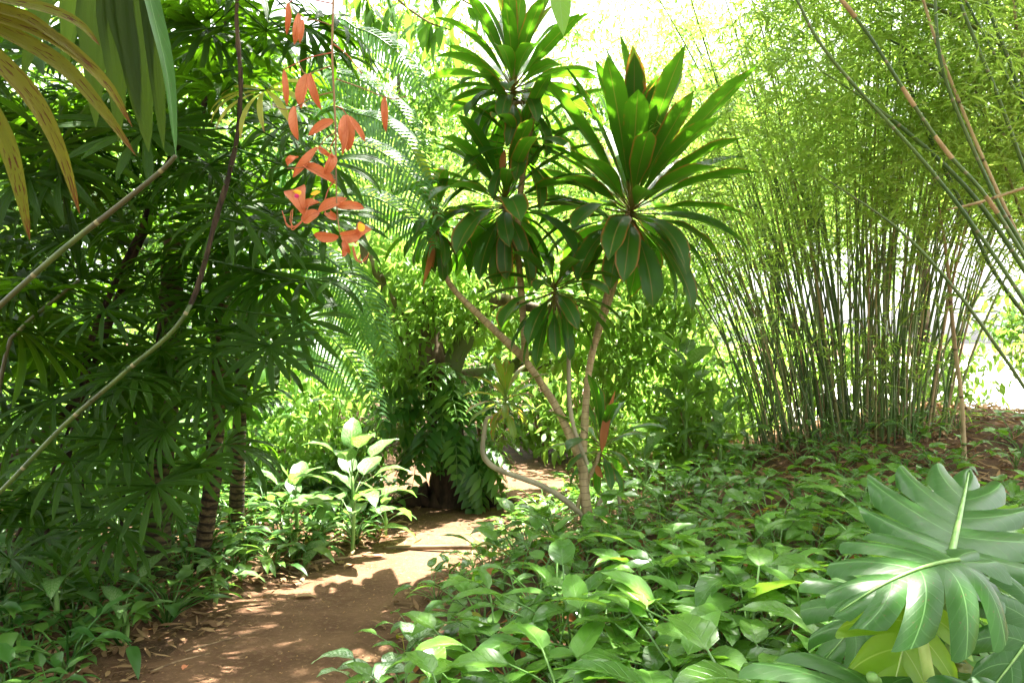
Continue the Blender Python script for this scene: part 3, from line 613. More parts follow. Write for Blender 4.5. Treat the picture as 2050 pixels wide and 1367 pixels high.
# ------------------------------------------------------------------ fan palms on the left
def fan_mesh(n,L,W,span,droop,mat,seed,pl=0.0):
    rr=np.random.RandomState(seed); b=MB()
    for i in range(n):
        f=(i+0.5)/n*2-1; a=f*span; l=L*(1-0.28*abs(f)**2)*rr.uniform(.9,1.08)
        b.add(strip(l,W*rr.uniform(.85,1.1),'seg',7,2,rr.uniform(.15,.4),droop*rr.uniform(.7,1.3),0.35,1.5),RZ(a),rnd=rr.uniform(.3,.7))
    return b.mesh('fan_leaf',M[mat])
fans=[fan_mesh(rng.randint(12,19),U(.40,.52),U(.017,.024),R(U(125,165)),U(.35,1.35),'fan',i) for i in range(9)]
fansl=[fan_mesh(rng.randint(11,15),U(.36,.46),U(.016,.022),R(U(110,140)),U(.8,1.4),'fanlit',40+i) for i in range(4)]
fany=fan_mesh(9,.42,.020,R(105),1.2,'fany',77)
petm=MB().add(tube([(0,0,0),(0,0.5,0.03),(0,1,0)],[1,1,0.9],6,5,cap=False)).mesh('leaf_stalk',M['fan'])
palms=[]
def palm(label,cane,rad,mats,d,grp='fan palms on the shaded side of the path'):
    p=thing('fan_palm',label,'palm',P(cane[0][0],cane[0][1],d),grp)
    pts=PP(cane,d); 
    for (i0,i1,mt,rg) in mats: 
        seg=smooth_path(pts,60)[int(i0*59):int(i1*59)+1]
        part('stem',MB().add(tube(seg,[rad*(1.25 if mt=='fibre' else 1),rad*1.05,rad*(.8 if i1 == 1 else 1)],max(8,len(seg)),9,rg)).mesh('stem',M[mt]),p)
    palms.append((p,smooth_path(pts,60))); return p
pA=palm('fan palm with a long leaning stem, green below and dark fibrous above',((-70,1050),(0,985),(130,850),(250,745),(372,628),(432,440),(468,310),(482,180),(474,40),(480,-90)),0.0098,((0,0.47,'cane',0),(0.46,1.0,'fibre',0.16)),3.5)
pB=palm('fan palm with a bare pale green stem rising to the hanging leaves',((-80,690),(0,612),(120,505),(230,418),(320,345),(352,312)),0.011,((0,1,'cane',0),),3.2)
pC=palm('fan palm with a dark peeling stem low against the green ones',((-60,975),(30,912),(150,800),(190,660),(300,420)),0.017,((0,0.45,'barkd',0.1),(0.44,1,'fibre',0.1)),4.6)
pD=palm('stout ringed palm beside the path, trunk hidden by fans',((318,1205),(316,1090),(318,980),(325,880),(335,760),(345,560),(350,480)),0.075,((0,1,'ringed',0.04),),4.75)
pE=palm('slimmer ringed palm leaning beside the stout one',((395,1160),(412,1060),(426,960),(432,860),(440,720),(452,560),(455,500)),0.05,((0,1,'ringed',0.05),),5.0)
pF=palm('fan palm with a fibrous stem rising to the upper edge',((60,1180),(110,1000),(200,700),(330,350),(400,230),(440,90),(476,-30)),0.022,((0,0.45,'barkd',0.1),(0.44,1,'fibre',0.14)),4.9)
pG=palm('thin green-stemmed fan palm behind the bare stem',((-40,1000),(10,720),(40,660),(110,600),(160,560)),0.010,((0,1,'cane',0),),3.9)
for l in (((60,1230),(90,1000),(150,820),(170,700)),((120,1240),(150,1050),(185,900),(260,760)),((180,1230),(200,1100),(235,980),(250,860)),((20,1250),(60,1100),(140,960),(230,800)),((215,1235),(240,1080),(260,900),(330,620)),((-20,1180),(40,1060),(150,930),(300,790))):
    part('stem',MB().add(tube(PP(l,U(4.3,5.2)),[.012,.011,.009,.007],24,6,.08)).mesh('stem',M['fibre']),pF)
def put_fan(px,py,d,r,me,yaw=None,tilt=None,fixed=None,roll=0.0):
    h=P(px,py,d)
    best=None
    for pi,(p,path) in enumerate(palms):
        dd=np.linalg.norm(path-h,axis=1)+np.maximum(0,path[:,2]-h[2]-0.1)*1.5; i=int(dd.argmin())
        if best is None or dd[i] < best[0]: best=(dd[i],p,path[i])
    p=fixed or best[1]; c=best[2]
    dv=Vector(h-c); L=dv.length
    if yaw is None: yaw=math.atan2(dv.y,dv.x)-math.pi/2
    s=r/FPX*d/0.42
    fo=part('fan_leaf',me,p,TR(h) @ RZ(yaw) @ RX(tilt if tilt is not None else U(-1.0,.1)) @ RY(roll) @ SC(s))
    if L > 0.08:
        qd=Vector((0,1,0)).rotation_difference(dv.normalized()).to_matrix().to_4x4()
        part('leaf_stalk',petm,fo,TR(c) @ qd @ Matrix.Diagonal((0.0042,L,0.0042,1)))
CAMYAW=math.pi   # a leaf pointing at the camera
for (px,py,r,tl) in ((522,458,120,-.55),(527,542,150,-.6),(645,432,130,-.6),(540,692,105,-.5),(480,810,110,-.5),(188,1016,125,-.6),(312,972,125,-.5),(60,985,120,-.6),(368,140,125,.9),(430,700,110,-.6),(300,560,110,-.5),(110,800,120,-.5),(250,880,110,-.5),(160,470,120,-.4),(60,360,130,-.6),(600,640,105,-.6)):
    put_fan(px,py,U(3.7,4.4),r*1.1,fans[rng.randint(9)],CAMYAW+U(-.6,.6),tl-U(.1,.6))
for (px,py,r) in ((20,1120,120),(90,1080,110),(240,1060,120),(140,920,120),(30,860,120),(330,860,115),(400,930,105),(230,760,120),(120,1180,90),(30,1270,95),(70,1330,90),(400,600,120),(330,700,125),(210,620,120),(60,560,120),(560,330,110),(620,250,110),(420,330,120),(300,260,110)):
    put_fan(px,py,U(3.65,4.4),r,fans[rng.randint(9)],CAMYAW+U(-.8,.8),U(-1.15,-.5))
put_fan(532,182,3.6,150,fany,CAMYAW-0.35,-.75)
xm=lambda py: np.interp(py,[0,200,400,600,800,950,1100],[700,690,690,650,560,440,380])
cnt=0
while cnt < 330:
    py=U(-60,1060); px=U(-90,720)
    if px > xm(py)-30 or (py > 860 and rng.rand() < 0.35): continue
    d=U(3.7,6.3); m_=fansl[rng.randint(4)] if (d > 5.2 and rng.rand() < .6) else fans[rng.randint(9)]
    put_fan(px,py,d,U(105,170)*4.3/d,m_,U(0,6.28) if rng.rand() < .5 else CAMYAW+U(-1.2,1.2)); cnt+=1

# feather-leaved palm whose comb-like fronds hang towards the middle
fp=thing('feather_palm','feather-leaved palm with fine comb-like fronds beside the fan palms','palm',onz(-2.05,5.9))
part('stem',MB().add(tube([onz(-2.05,5.9),np.array([-2.0,5.85,0.9]),np.array([-1.95,5.8,1.9])],[.06,.05,.045],14,9,.04)).mesh('stem',M['ringed']),fp)
def frond(parent,pts,lf,n,droop,mat='feather',name='frond',hang=0.5,W=0.008):
    fn=np.array([U(-.3,.3),-.75,.6]); b=MB(); p=smooth_path(pts,n+1); tg=np.gradient(p,axis=0); tg/=np.linalg.norm(tg,axis=1)[:,None]
    b.add(tube(pts,[0.012,0.008,0.004,0.002],24,5)); b.UV[-1][:,0]=0.5
    for i in range(1,n):
        f=i/n; l=lf*math.sin(math.pi*(0.12+0.86*f))**0.6*U(.92,1.05)
        for s in (-1,1):
            side=np.cross(tg[i],fn); side/=np.linalg.norm(side)+1e-9
            dv=side*s+tg[i]*0.45+np.array([0,0,-hang*0.5]); dv/=np.linalg.norm(dv)
            e=[p[i],p[i]+dv*l*0.5,p[i]+dv*l+np.array([0,0,-droop*l])]
            b.add(ribbon(e,W,'blade',4,1,nhint=fn,fold=0),rnd=0.4+0.2*rng.rand())
    return part(name,b.mesh(name,M[mat]),parent)
hub=np.array([-1.95,5.8,1.95])
for (l,lf) in ((((560,330),(700,290),(800,330),(880,440)),.26),(((600,180),(690,150),(790,210),(850,300)),.26),(((600,420),(720,390),(810,430),(870,500)),.24),(((560,480),(660,520),(730,600),(780,720)),.26),(((540,640),(620,640),(700,720),(770,850)),.25),(((520,720),(590,690),(650,720),(710,790)),.22),(((640,90),(720,60),(800,110),(850,190)),.22),(((620,250),(720,230),(800,270),(870,370)),.24),(((560,560),(640,560),(700,620),(740,700)),.24)):
    d=U(4.6,5.2); frond(fp,[hub]+PP(l,d),lf*.85,46,0.3)

# ------------------------------------------------------------------ leaf overhanging the camera at the upper left
ov=thing('overhanging_palm_leaf','yellowing palm leaf with brown blotches hanging in from the upper corner','palm leaf',P(-160,-40,1.25))
part('leaf_stalk',MB().add(tube([P(-700,-250,1.3),P(-400,-60,1.27),P(-150,-10,1.25)],[.012,.01,.008],12,7)).mesh('leaf_stalk',M['rib']),ov)
for (l,wd) in ((((-150,-10),(0,60),(120,130),(200,215),(272,312)),22),(((-150,0),(-40,90),(60,190),(120,300),(160,430)),24),(((-160,20),(-60,160),(10,280),(40,380),(60,482)),24),(((-150,-20),(-20,30),(110,80),(210,165),(265,255)),20),(((-140,-40),(0,-2),(100,22),(160,50),(200,92)),17),(((-150,-30),(0,20),(60,40),(130,90),(190,140)),17)):
    part('leaf_segment',MB().add(ribbon(PP(l,1.25),wd*.82/FPX*1.25,'blade',14,4,nhint=(0.3,-1,0.5),fold=.35)).mesh('leaf_segment',M['forey']),ov)
ov2=thing('overhanging_palm_leaf','dark green palm leaf hanging straight down at the upper edge','palm leaf',P(250,-160,1.45))
part('leaf_stalk',MB().add(tube([P(420,-700,1.5),P(320,-350,1.47),P(250,-150,1.45)],[.012,.01,.008],12,7)).mesh('leaf_stalk',M['rib']),ov2)
for (l,wd) in ((((240,-150),(110,-40),(75,60),(45,155)),26),(((245,-150),(190,0),(190,120),(192,255)),30),(((250,-150),(225,0),(235,140),(238,285)),28),(((255,-150),(270,0),(282,150),(298,305)),34),(((260,-150),(300,0),(315,150),(328,300)),20),(((250,-150),(155,-20),(140,60),(128,160)),22),(((256,-150),(240,0),(262,120),(278,250)),26)):
    part('leaf_segment',MB().add(ribbon(PP(l,1.45),wd/FPX*1.45,'blade',12,4,nhint=(0.2,-1,0.3),fold=.3)).mesh('leaf_segment',M['fored']),ov2)
part('leaf_segment',MB().add(ribbon(PP(((265,-150),(305,20),(335,150),(352,310)),1.42),20/FPX*1.45,'blade',12,4,nhint=(0.9,-.5,0.6),fold=.3)).mesh('leaf_segment',M['mon']),ov2)

# ------------------------------------------------------------------ hanging orange flower spray
DF=2.1
def Z(l): return [(480+x*0.395,y*0.395) for x,y in l]
fl=thing('flower_spray','drooping spray of orange flowers on a thin stalk','flower',P(665,-20,DF))
def fst(l,r,mat,name='flower_stalk',d=DF): part(name,MB().add(tube([P(x,y,d) for x,y in Z(l)],r,20,6)).mesh(name,M[mat]),fl)
fst([(478,-900),(476,-300),(474,0),(468,250),(476,450),(486,660),(488,900),(494,1080),(510,1200)],[.003,.003,.003,.0028,.0028,.0025,.002,.0018,.0015],'fstalk','stalk')
for l in ([(465,130),(400,108),(330,95)],[(465,268),(350,295),(220,355)],[(462,335),(400,358),(345,380)],[(485,400),(600,440),(760,500),(845,490)],[(470,468),(370,495),(280,545),(220,555),(165,530)],[(490,540),(520,555),(545,590)],[(490,670),(440,700),(398,750)],[(490,690),(468,730),(458,750),(470,785)],[(490,905),(450,960),(430,1020)],[(476,225),(545,280),(620,375)],[(300,330),(325,370),(350,378)],[(488,900),(400,850),(240,855)],[(474,20),(300,-10),(247,20)],[(330,95),(300,70)]):
    fst(l,[.0019,.0016,.0014],'redst' if rng.rand() < .6 else 'fstalk')
pet=[((247,20),(238,180),16,'petal'),((300,70),(275,230),20,'petal'),((320,100),(305,222),18,'petal'),((225,358),(240,540),16,'petal'),((345,375),(312,552),38,'petal'),((358,373),(415,560),24,'petal'),((280,540),(296,712),26,'petal'),((474,612),(346,690),24,'petal'),((538,585),(548,765),42,'petal'),((556,590),(636,720),16,'petal'),((540,600),(520,790),20,'petal'),((398,748),(268,902),28,'petal'),((398,745),(482,800),16,'petal'),((472,785),(430,882),26,'petal'),((326,838),(486,936),28,'petal'),((296,800),(243,842),20,'petal'),((736,490),(742,672),20,'petal'),
 ((330,1095),(280,958),66,'banner'),((400,1075),(545,1005),34,'petal'),((490,1045),(632,1056),22,'petal'),((320,1125),(405,1075),28,'petal'),((315,1060),(410,1030),24,'petal'),((440,1080),(490,1110),20,'petal'),((500,1200),(375,1188),28,'petal'),((585,1235),(650,1150),50,'banner'),((515,1195),(610,1175),32,'petal'),((545,1225),(520,1300),22,'petal'),((530,1215),(560,1280),18,'petal')]
for (a,c,wd,pf) in pet:
    (ax,ay),(cx,cy_)=Z([a,c]); mx,my=(ax+cx)/2+U(-4,4),(ay+cy_)/2+U(-4,4); dd=DF+U(-.02,.02)
    part('petal',MB().add(ribbon([P(ax,ay,dd),P(mx,my,dd-U(.008,.02)),P(cx,cy_,dd+U(-.01,.015))],wd*0.395/FPX*DF,pf,8,4,nhint=(U(-.7,.7),-1,U(-.5,.6)),fold=.0,curl=U(.45,1.1))).mesh('petal',M['petal']),fl)
for (a,c,wd,mt) in (((288,985),(292,962),24,'petaly'),((360,985),(410,970),12,'petaly'),((600,1160),(632,1140),26,'petaly'),((292,1005),(284,980),12,'petalm')):
    (ax,ay),(cx,cy_)=Z([a,c]); part('petal',MB().add(ribbon([P(ax,ay,DF-.025),P((ax+cx)/2,(ay+cy_)/2,DF-.028),P(cx,cy_,DF-.025)],wd*0.395/FPX*DF,'petal',5,2,fold=0)).mesh('petal',M[mt]),fl,label='yellow petal tip' if mt=='petaly' else 'magenta mark on the petal')
for l in ([(318,1120),(290,1150),(262,1160),(270,1060)],[(318,1120),(270,1150),(235,1130),(215,1070)],[(318,1115),(280,1150),(240,1145),(228,1095)],[(318,1120),(300,1140),(275,1150),(255,1120),(262,1065)],[(325,1110),(350,1040),(385,985)],[(575,1250),(590,1310),(615,1330),(640,1300)],[(575,1250),(600,1320),(635,1320),(655,1280)],[(570,1250),(585,1310),(605,1325),(612,1290)],[(550,1240),(545,1270),(560,1290)]):
    fst(l,[.0016,.0014,.001],'petal','stamen',DF-.02)

# ------------------------------------------------------------------ tree at the end of the path with ferns on its trunk
DT=8.0
tb=gpt(905,1008); DT=float(tb[1])
et=thing('old_tree','old dark-trunked tree clothed in ferns at the end of the path','tree',tb)
stem([(905,1030),(903,1000),(900,940),(893,860),(888,790),(880,735)],[.28,.23,.17,.16,.17,.15],'barkd','trunk',et,DT,30,16,.06)
for l,r in (([(860,990),(820,1000),(780,1018)],[.13,.07,.03]),([(880,1000),(850,1015),(800,1030)],[.12,.06,.02]),([(930,990),(985,1000),(1040,1012)],[.13,.07,.03]),([(940,1000),(965,1015),(1000,1032)],[.12,.06,.03])): stem(l,r,'barkd','root',et,DT-.15,14,9,.08)
for l,r in (([(872,760),(832,730),(806,660),(775,600),(738,520),(715,440)],[.12,.11,.09,.08,.06,.02]),([(880,750),(862,690),(858,600),(862,520),(880,440)],[.13,.11,.08,.05,.015]),([(885,760),(925,690),(948,630),(985,560),(1010,480)],[.11,.09,.08,.06,.02]),([(890,760,.3),(1000,740,.7),(1150,720,1.0),(1240,690,1.0),(1310,590,1.0),(1330,500,1.0)],[.07,.06,.05,.045,.035,.015]),([(948,640),(1000,600),(1060,615),(1150,620)],[.08,.06,.05,.04]),([(1000,740,.7),(1100,690,.8),(1180,660,.8)],[.04,.03,.015])): stem(l,r,'bark','limb',et,DT,24,9,.06)
def fernleaf(L,n,mat,seed):
    rr=np.random.RandomState(seed); b=MB(); p=[np.array([0,0,0.]),np.array([0,L*.5,L*.12]),np.array([0,L*.9,-L*.25])]
    pp=smooth_path(p,n+2); b.add(tube(p,[.004,.003,.002],8,4)); b.UV[-1][:,0]=0.5
    for i in range(1,n+1):
        for s in (-1,1):
            b.add(strip(L*.34*math.sin(math.pi*(.2+.7*i/n)),L*.045,'lance',3,2,-.2,.8,.2),TR(pp[i]) @ RZ(-s*0.95) ,rnd=rr.rand())
    return b.mesh('fern_leaf',M[mat])
ferns=[fernleaf(U(.42,.65),rng.randint(6,9),('bgm','bgd')[i%2],i) for i in range(6)]
for i in range(75):
    a=rng.normal(-math.pi/2,1.1)
    py=735+170*rng.rand(); r=.17+.10*rng.rand(); cx,cz=P(892,py,DT)[[0,2]]
    p=np.array([cx+r*math.cos(a),DT+r*math.sin(a),cz])
    part('fern_leaf',ferns[rng.randint(6)],et,TR(p) @ RZ(a-math.pi/2+U(-.4,.4)) @ RX(U(-1.0,.3)) @ SC(U(.8,1.3)))
# ------------------------------------------------------------------ generic foliage
def crown_mesh(name,seed,ncl,lpc,rad,L,W,mat,shell=0.45,droop=.5,nl=2,nw=2,cs=.17,hang=0.0,holes=None,center=None):
    rr=np.random.RandomState(seed); b=MB(); rad=np.asarray(rad,float); pos=[]
    base=[strip(L*f,W*f,'lance',nl,nw,0,droop*g,.25) for f in (.75,.95,1.15) for g in (.6,1.4)]
    for _ in range(ncl):
        v=rr.normal(size=3); v/=np.linalg.norm(v); c=v*rad*rr.uniform(shell,1)**0.6
        m=rr.randint(int(lpc*.6),int(lpc*1.4)); cr=cs*rr.uniform(.6,1.3)
        for _ in range(m):
            p=c+rr.normal(size=3)*cr*rad.mean()*np.array([1,1,.6])
            if holes is not None and holes(p+center): continue
            pos.append(p)
    n=len(pos); scatter(b,base,pos,rr.uniform(0,6.283,n),rr.normal(-.25-hang,.5,n),rr.normal(0,.55,n),None,rr)
    return b.mesh(name,M[mat])
crowns=[]
for i,(mat,L,W) in enumerate((('bgl',.17,.026),('bgm',.16,.034),('bgd',.15,.03),('bgl',.13,.022),('bgm',.20,.04))):
    crowns.append(crown_mesh('crown',100+i,95,34,(1.0,1.0,.85),L*.62,W*.62,mat,droop=.7))
for i,(mat,L,W) in enumerate((('bgm',.28,.055),('bgl',.30,.048),('bgd',.28,.06))):
    crowns.append(crown_mesh('crown',150+i,48,13,(1.0,.9,1.0),L,W,mat,shell=.15,droop=.8,cs=.24,hang=.35,nl=3))
for i,(mat,L,W) in enumerate((('bgm',.115,.024),('bgm',.13,.022))):
    crowns.append(crown_mesh('crown',170+i,110,26,(1.0,1.0,.85),L,W,mat,shell=.3,droop=.8,cs=.14,hang=.3))
def tree(label,px,py_base,d,crown_list,trunk_r,th,group,lean=0.0,name='tree',cat='tree'):
    x=(px-1025)/FPX*d; b0=np.array([x,d,max(float(gz(x,d)) if d < 13.5 and abs(x) < 8.5 else -.05,-.06)])
    t=thing(name,label,cat,b0,group)
    top=b0+np.array([lean,0,th]); part('trunk',MB().add(tube([b0-np.array([0,0,.1]),(b0+top)/2+np.array([U(-.1,.1),0,0]),top],[trunk_r*1.2,trunk_r,trunk_r*.6],12,8,.05)).mesh('trunk',M['bark']),t)
    for (ox,oz,r,ci) in crown_list:
        c=b0+np.array([ox,U(-.3,.3),oz])
        part('limb',MB().add(tube([b0+(top-b0)*.75,(b0+(top-b0)*.95+c)/2,c],[trunk_r*.6,trunk_r*.4,trunk_r*.2],8,6,.05)).mesh('limb',M['bark']),t)
        o=part('crown',crowns[ci],t,TR(c) @ RZ(U(0,6.28)) @ SC(r)); o['kind']='stuff'
    return t
grp='sunlit trees behind the garden'
# (px, d, trunk height, crowns)
for (px,d,th,cl,lab) in (
 (640,12.5,3.2,[(0,3.6,1.5,0),(-1.2,3.0,1.3,3),(1.0,2.6,1.2,0)],'bright green tree glimpsed behind the comb-like fronds'),
 (300,12.0,3.5,[(0,3.8,1.7,1),(-1.3,2.9,1.5,0),(1.3,2.8,1.4,1)],'sunlit tree glimpsed through the fan palm leaves'),
 (-50,11.0,3.5,[(0,3.8,1.7,0),(-1.0,2.7,1.5,1),(1.3,2.6,1.4,3)],'sunlit tree behind the bare pale green palm stem'),
 (880,14.0,3.6,[(0,4.2,1.5,3),(-1.2,3.2,1.3,0),(1.2,3.3,1.4,3)],'pale sunlit tree above the old fern-clad tree'),
 (1130,13.0,3.2,[(0,3.9,1.4,0),(1.1,3.3,1.4,3),(-1.0,3.0,1.2,0)],'pale green tree seen between the cordyline heads'),
 (1330,12.0,3.0,[(0,3.6,1.5,3),(-0.9,2.6,1.2,0),(0.9,2.6,1.3,3)],'light green tree between the cordyline and the bamboo'),
 (1560,14.0,3.8,[(0,4.6,1.8,0),(1.4,3.6,1.5,3),(-1.3,3.4,1.5,0)],'light green tree behind the bamboo stems'),
 (1850,14.5,4.4,[(0,5.2,1.8,3),(1.6,4.9,1.6,0),(-1.5,4.6,1.5,0)],'light green tree topping the bamboo clump'),
 (2150,13.5,4.2,[(0,4.6,1.8,1),(-1.3,4.9,1.4,0)],'light green tree rising behind the leaning bamboo'),
 (520,16.5,5.0,[(0,6.2,2.2,9),(-1.9,4.9,1.8,1),(1.8,4.8,1.9,8)],'tall pale tree filling the gap above the feather fronds'),
 (980,19.0,5.0,[(0,7.2,2.3,3),(2.0,5.6,2.0,9),(-2.0,5.6,2.0,8)],'tall hazy tree high behind the cordyline'),
 (1420,18.5,5.5,[(0,7.6,2.3,3),(0,6.0,2.3,9),(-2.0,5.4,2.0,8),(2.1,5.3,2.0,8)],'tall hazy tree left of the bamboo foliage'),
 (1270,15.5,6.0,[(-.2,7.2,1.5,0),(-.6,5.4,1.5,9),(.5,4.8,1.6,8)],'slender pale tree rising between the two cordyline crowns'),
 (800,15.0,5.6,[(0,6.6,1.7,9),(.9,5.4,1.6,8),(-1.2,5.4,1.6,9)],'pale tree beyond the hanging flower spray'),
 (100,16.0,5.5,[(0,6.3,2.4,1),(-2.0,5.0,2.0,0),(2.0,5.0,2.0,1)],'tall tree dimly seen behind the overhanging leaves')):
    tree(lab,px,0,d,cl,.11,th,grp)
# shrubs
sg='shrubs behind the clearing'
k=0
for (px,d,h,r,ci) in ((560,9.2,.9,.75,1),(650,8.6,.7,.6,0),(720,9.8,1.0,.8,1),(800,10.6,1.1,.9,3),(620,7.4,.4,.42,1),(700,7.2,.35,.36,4),(480,7.6,.6,.6,2),(380,8.2,.7,.7,1),(250,8.6,.8,.8,0),(120,8.0,.7,.75,1),(0,7.4,.7,.7,2),(1000,10.8,.9,.8,1),(1090,10.2,.8,.75,0),(1180,9.6,.7,.7,1),(1340,9.8,.9,.9,0),(1500,10.5,1.0,.9,0),(1400,7.4,.45,.5,3),(960,11.8,1.6,1.1,2),(1120,11.6,1.7,1.1,1),(860,11.8,1.6,1.1,1),(1240,11.0,1.6,1.1,4),(700,11.2,1.5,1.1,4),(520,10.6,1.5,1.1,1),(2080,9.8,1.2,.6,2),(2160,8.6,1.1,.6,1),(60,10.0,1.3,1.2,0),(-120,9.0,1.2,1.1,1),(200,10.6,1.4,1.2,1),(350,10.8,1.4,1.2,3),(440,9.8,1.2,1.0,0),(-30,6.4,.5,.55,2),(150,6.6,.5,.5,1),(300,7.0,.5,.55,2),(1620,11.5,1.0,.7,3),(1760,12.5,1.0,.7,0),(1215,7.9,.25,.38,0),(1300,8.4,.3,.45,0),(1365,7.9,.28,.42,3),(1440,8.5,.3,.48,0),(1500,9.2,.4,.55,3),(1260,9.4,.5,.6,0),(1400,9.8,.6,.7,3),(1900,12,.9,.6,3)):
    x=(px-1025)/FPX*d; b0=onz(x,d); k+=1
    wh='behind the fan palms' if px < 450 else 'left of the old tree' if px < 850 else 'behind the old tree' if px < 970 else 'between the old tree and the cordyline' if px < 1130 else 'behind the cordyline' if px < 1300 else 'between the cordyline and the bamboo' if px < 1530 else 'in the open beyond the bamboo'
    t=thing('shrub',('low leafy shrub ' if h < .6 else 'waist-high leafy shrub ' if h < 1.05 else 'tall leafy shrub ')+wh,'shrub',b0,'shrubs '+wh)
    for j in range(4):
        a=U(0,6.28); part('stem',MB().add(tube([b0,b0+np.array([.1*math.cos(a),.1*math.sin(a),h*.5]),b0+np.array([.35*r*math.cos(a),.35*r*math.sin(a),h*1.1])],[.02,.014,.006],8,5)).mesh('stem',M['twig']),t)
    if r < .8: ci={0:6,1:6,2:5,3:6,4:5}[ci]
    o=part('foliage',crowns[ci],t,TR(b0+np.array([0,0,h])) @ RZ(U(0,6.28)) @ SC(r)); o['kind']='stuff'

# crown foliage of the old tree
for (px,py,r,ci,dz) in ((760,560,.7,0,.2),(900,480,.8,0,.5),(1010,560,.7,0,.6),(1150,640,.6,1,.5),(1280,560,.6,0,.4),(840,640,.5,1,.3),(1240,740,.4,1,.3),(1340,640,.55,0,.5),(800,700,.36,1,-.4),(930,600,.36,0,-.3),(870,560,.4,0,-.4),(1180,560,.5,0,.0)):
    if r < .75: ci={0:6,1:6,2:5,3:6,4:5}[ci]
    o=part('crown',crowns[ci],et,TR(P(px,py,DT+dz)) @ RZ(U(0,6.28)) @ SC(r)); o['kind']='stuff'

# ------------------------------------------------------------------ dumb canes (broad variegated leaves)
dl=[lowleaf(U(.30,.38),U(.075,.092),U(.22,.30),U(.16,.24),U(.3,.9),U(.7,1.2),'diff',nl=10) for _ in range(6)]
def dumbcane(px,py,h,n,s,label,d=None):
    g=gpt(px,py) if d is None else onz((px-1025)/FPX*d,d)
    t=thing('dumb_cane',label,'plant',g,'variegated dumb canes')
    part('stem',MB().add(tube([g-np.array([0,0,.03]),g+np.array([.01,0,h*.5]),g+np.array([0,0,h])],[.013,.014,.009],10,7)).mesh('stem',M['rib']),t)
    for i in range(n):
        f=i/max(1,n-1); part('leaf',dl[rng.randint(6)],t,TR(g+np.array([0,0,h*(.12+.88*f**1.4)])) @ RZ(i*2.4+U(-.3,.3)) @ RX(-.45+.75*f+U(-.15,.15)) @ SC(s*U(.85,1.1)))
dumbcane(705,1110,.55,22,.95,'tall variegated dumb cane beside the far bend of the path')
dumbcane(592,1085,.3,15,.8,'shorter variegated dumb cane left of the tall one')
dumbcane(1372,0,.95,16,1.15,'big dumb cane rising between the cordyline and the bamboo',7.2)
for (px,d_,h,n,sc_,lab) in ((1290,6.7,.22,10,.75,'dumb cane low on the bank behind the cordyline'),(1440,6.9,.3,11,.8,'dumb cane at the edge of the bamboo clump'),(1345,7.9,.35,11,.9,'pale dumb cane behind the big one before the bamboo')): dumbcane(px,0,h,n,sc_,lab,d_)
for i,(px,py,h,n,s,lab) in enumerate(((110,1260,.22,7,.7,'pale mottled dumb cane in the shade under the fan palms'),(250,1290,.16,6,.55,'mottled dumb cane drooping over the near path edge'),(430,1210,.14,6,.5,'small dumb cane at the foot of the ringed palms'),(640,1110,.15,7,.5,'low dumb cane at the bend of the path'),(770,1075,.2,7,.5,'low dumb cane beside the step across the path'))): dumbcane(px,py,h,n,s,lab)
UG=[('around the stout ringed palm',-2.1,4.75),('around the slimmer ringed palm',-1.9,5.1),('around the tall dumb cane',-1.15,6.0),('near the lower corner by the path',-1.95,3.4),('deep under the fan palms',-2.9,4.6),('behind the ringed palms',-2.6,6.4),('beside the clearing near the old tree',-1.5,7.4)]
def ug(x,y): return min(UG,key=lambda q:math.hypot(x-q[1],y-q[2]))[0]
# small plants on the shaded side
ul=[lowleaf(U(.10,.15),U(.018,.028),U(.12,.2),U(.09,.16),U(.1,.6),U(.6,1.2),'bgd' if i % 2 else 'bgm') for i in range(8)]
cand=[]
for _ in range(6000):
    y=U(2.9,8.5); x=float(xl(y))-abs(rng.normal(0,.9))-.02
    if abs(x) > y*.68+.2: continue
    cand.append((x,y))
for (x,y) in poisson(cand,lambda x,y:.20 if y > 5 else .185)[:260]:
    lowplant(x,y,ul,rng.randint(9,16),U(.8,1.5),'undergrowth_plant','small leafy plant in the shade '+ug(x,y),'plant','undergrowth '+ug(x,y))

# ------------------------------------------------------------------ flowering tree overhead, with unseen crowns added to shade the path
ft=thing('flowering_tree','tall tree overhead whose drooping leafy twigs hang in at the top','tree',onz(-5.6,6.5))
tp=[onz(-5.6,6.5),np.array([-5.5,6.5,2.5]),np.array([-5.0,6.6,5.0]),np.array([-4.2,6.8,7.0])]
part('trunk',MB().add(tube(tp,[.3,.22,.18,.14],20,12,.05)).mesh('trunk',M['bark']),ft)
for e in ((-1.5,8.5,7.6),(0.5,7.0,7.8),(-3.5,10.5,7.4),(1.6,9.6,7.6),(-0.3,5.2,7.2),(-4.5,4.0,7.2),(3.0,6.0,7.4)):
    part('limb',MB().add(tube([tp[2],np.array([(tp[3][0]+e[0])/2,(6.8+e[1])/2,7.2]),np.array(e)],[.13,.08,.04],16,8,.05)).mesh('limb',M['bark']),ft)
for e in ((0.5,-1.5,6.0),(-4.2,-0.5,6.0),(4.0,1.2,6.6)):  # limbs for the added crowns above and behind the camera
    part('limb',MB().add(tube([tp[2],np.array([(tp[3][0]+e[0])/2,(6.8+e[1])/2,7.4]),np.array(e)],[.13,.08,.03],20,8,.05)).mesh('limb',M['bark']),ft)
for i,(c,rad,seed) in enumerate((((0.3,-2.6,4.9),(3.0,1.6,1.7),900),((-4.4,-0.6,5.2),(1.8,2.6,1.7),901),((4.6,0.6,5.6),(1.8,2.6,1.7),902))):  # unseen crowns added over and behind the camera to block sky light
    o=part('crown',crown_mesh('crown',seed,90,17,rad,.34,.075,'canopy',shell=.15,droop=.8,cs=.2,hang=.4),ft,TR(c)); o['kind']='stuff'
sv=np.array(SUNV)
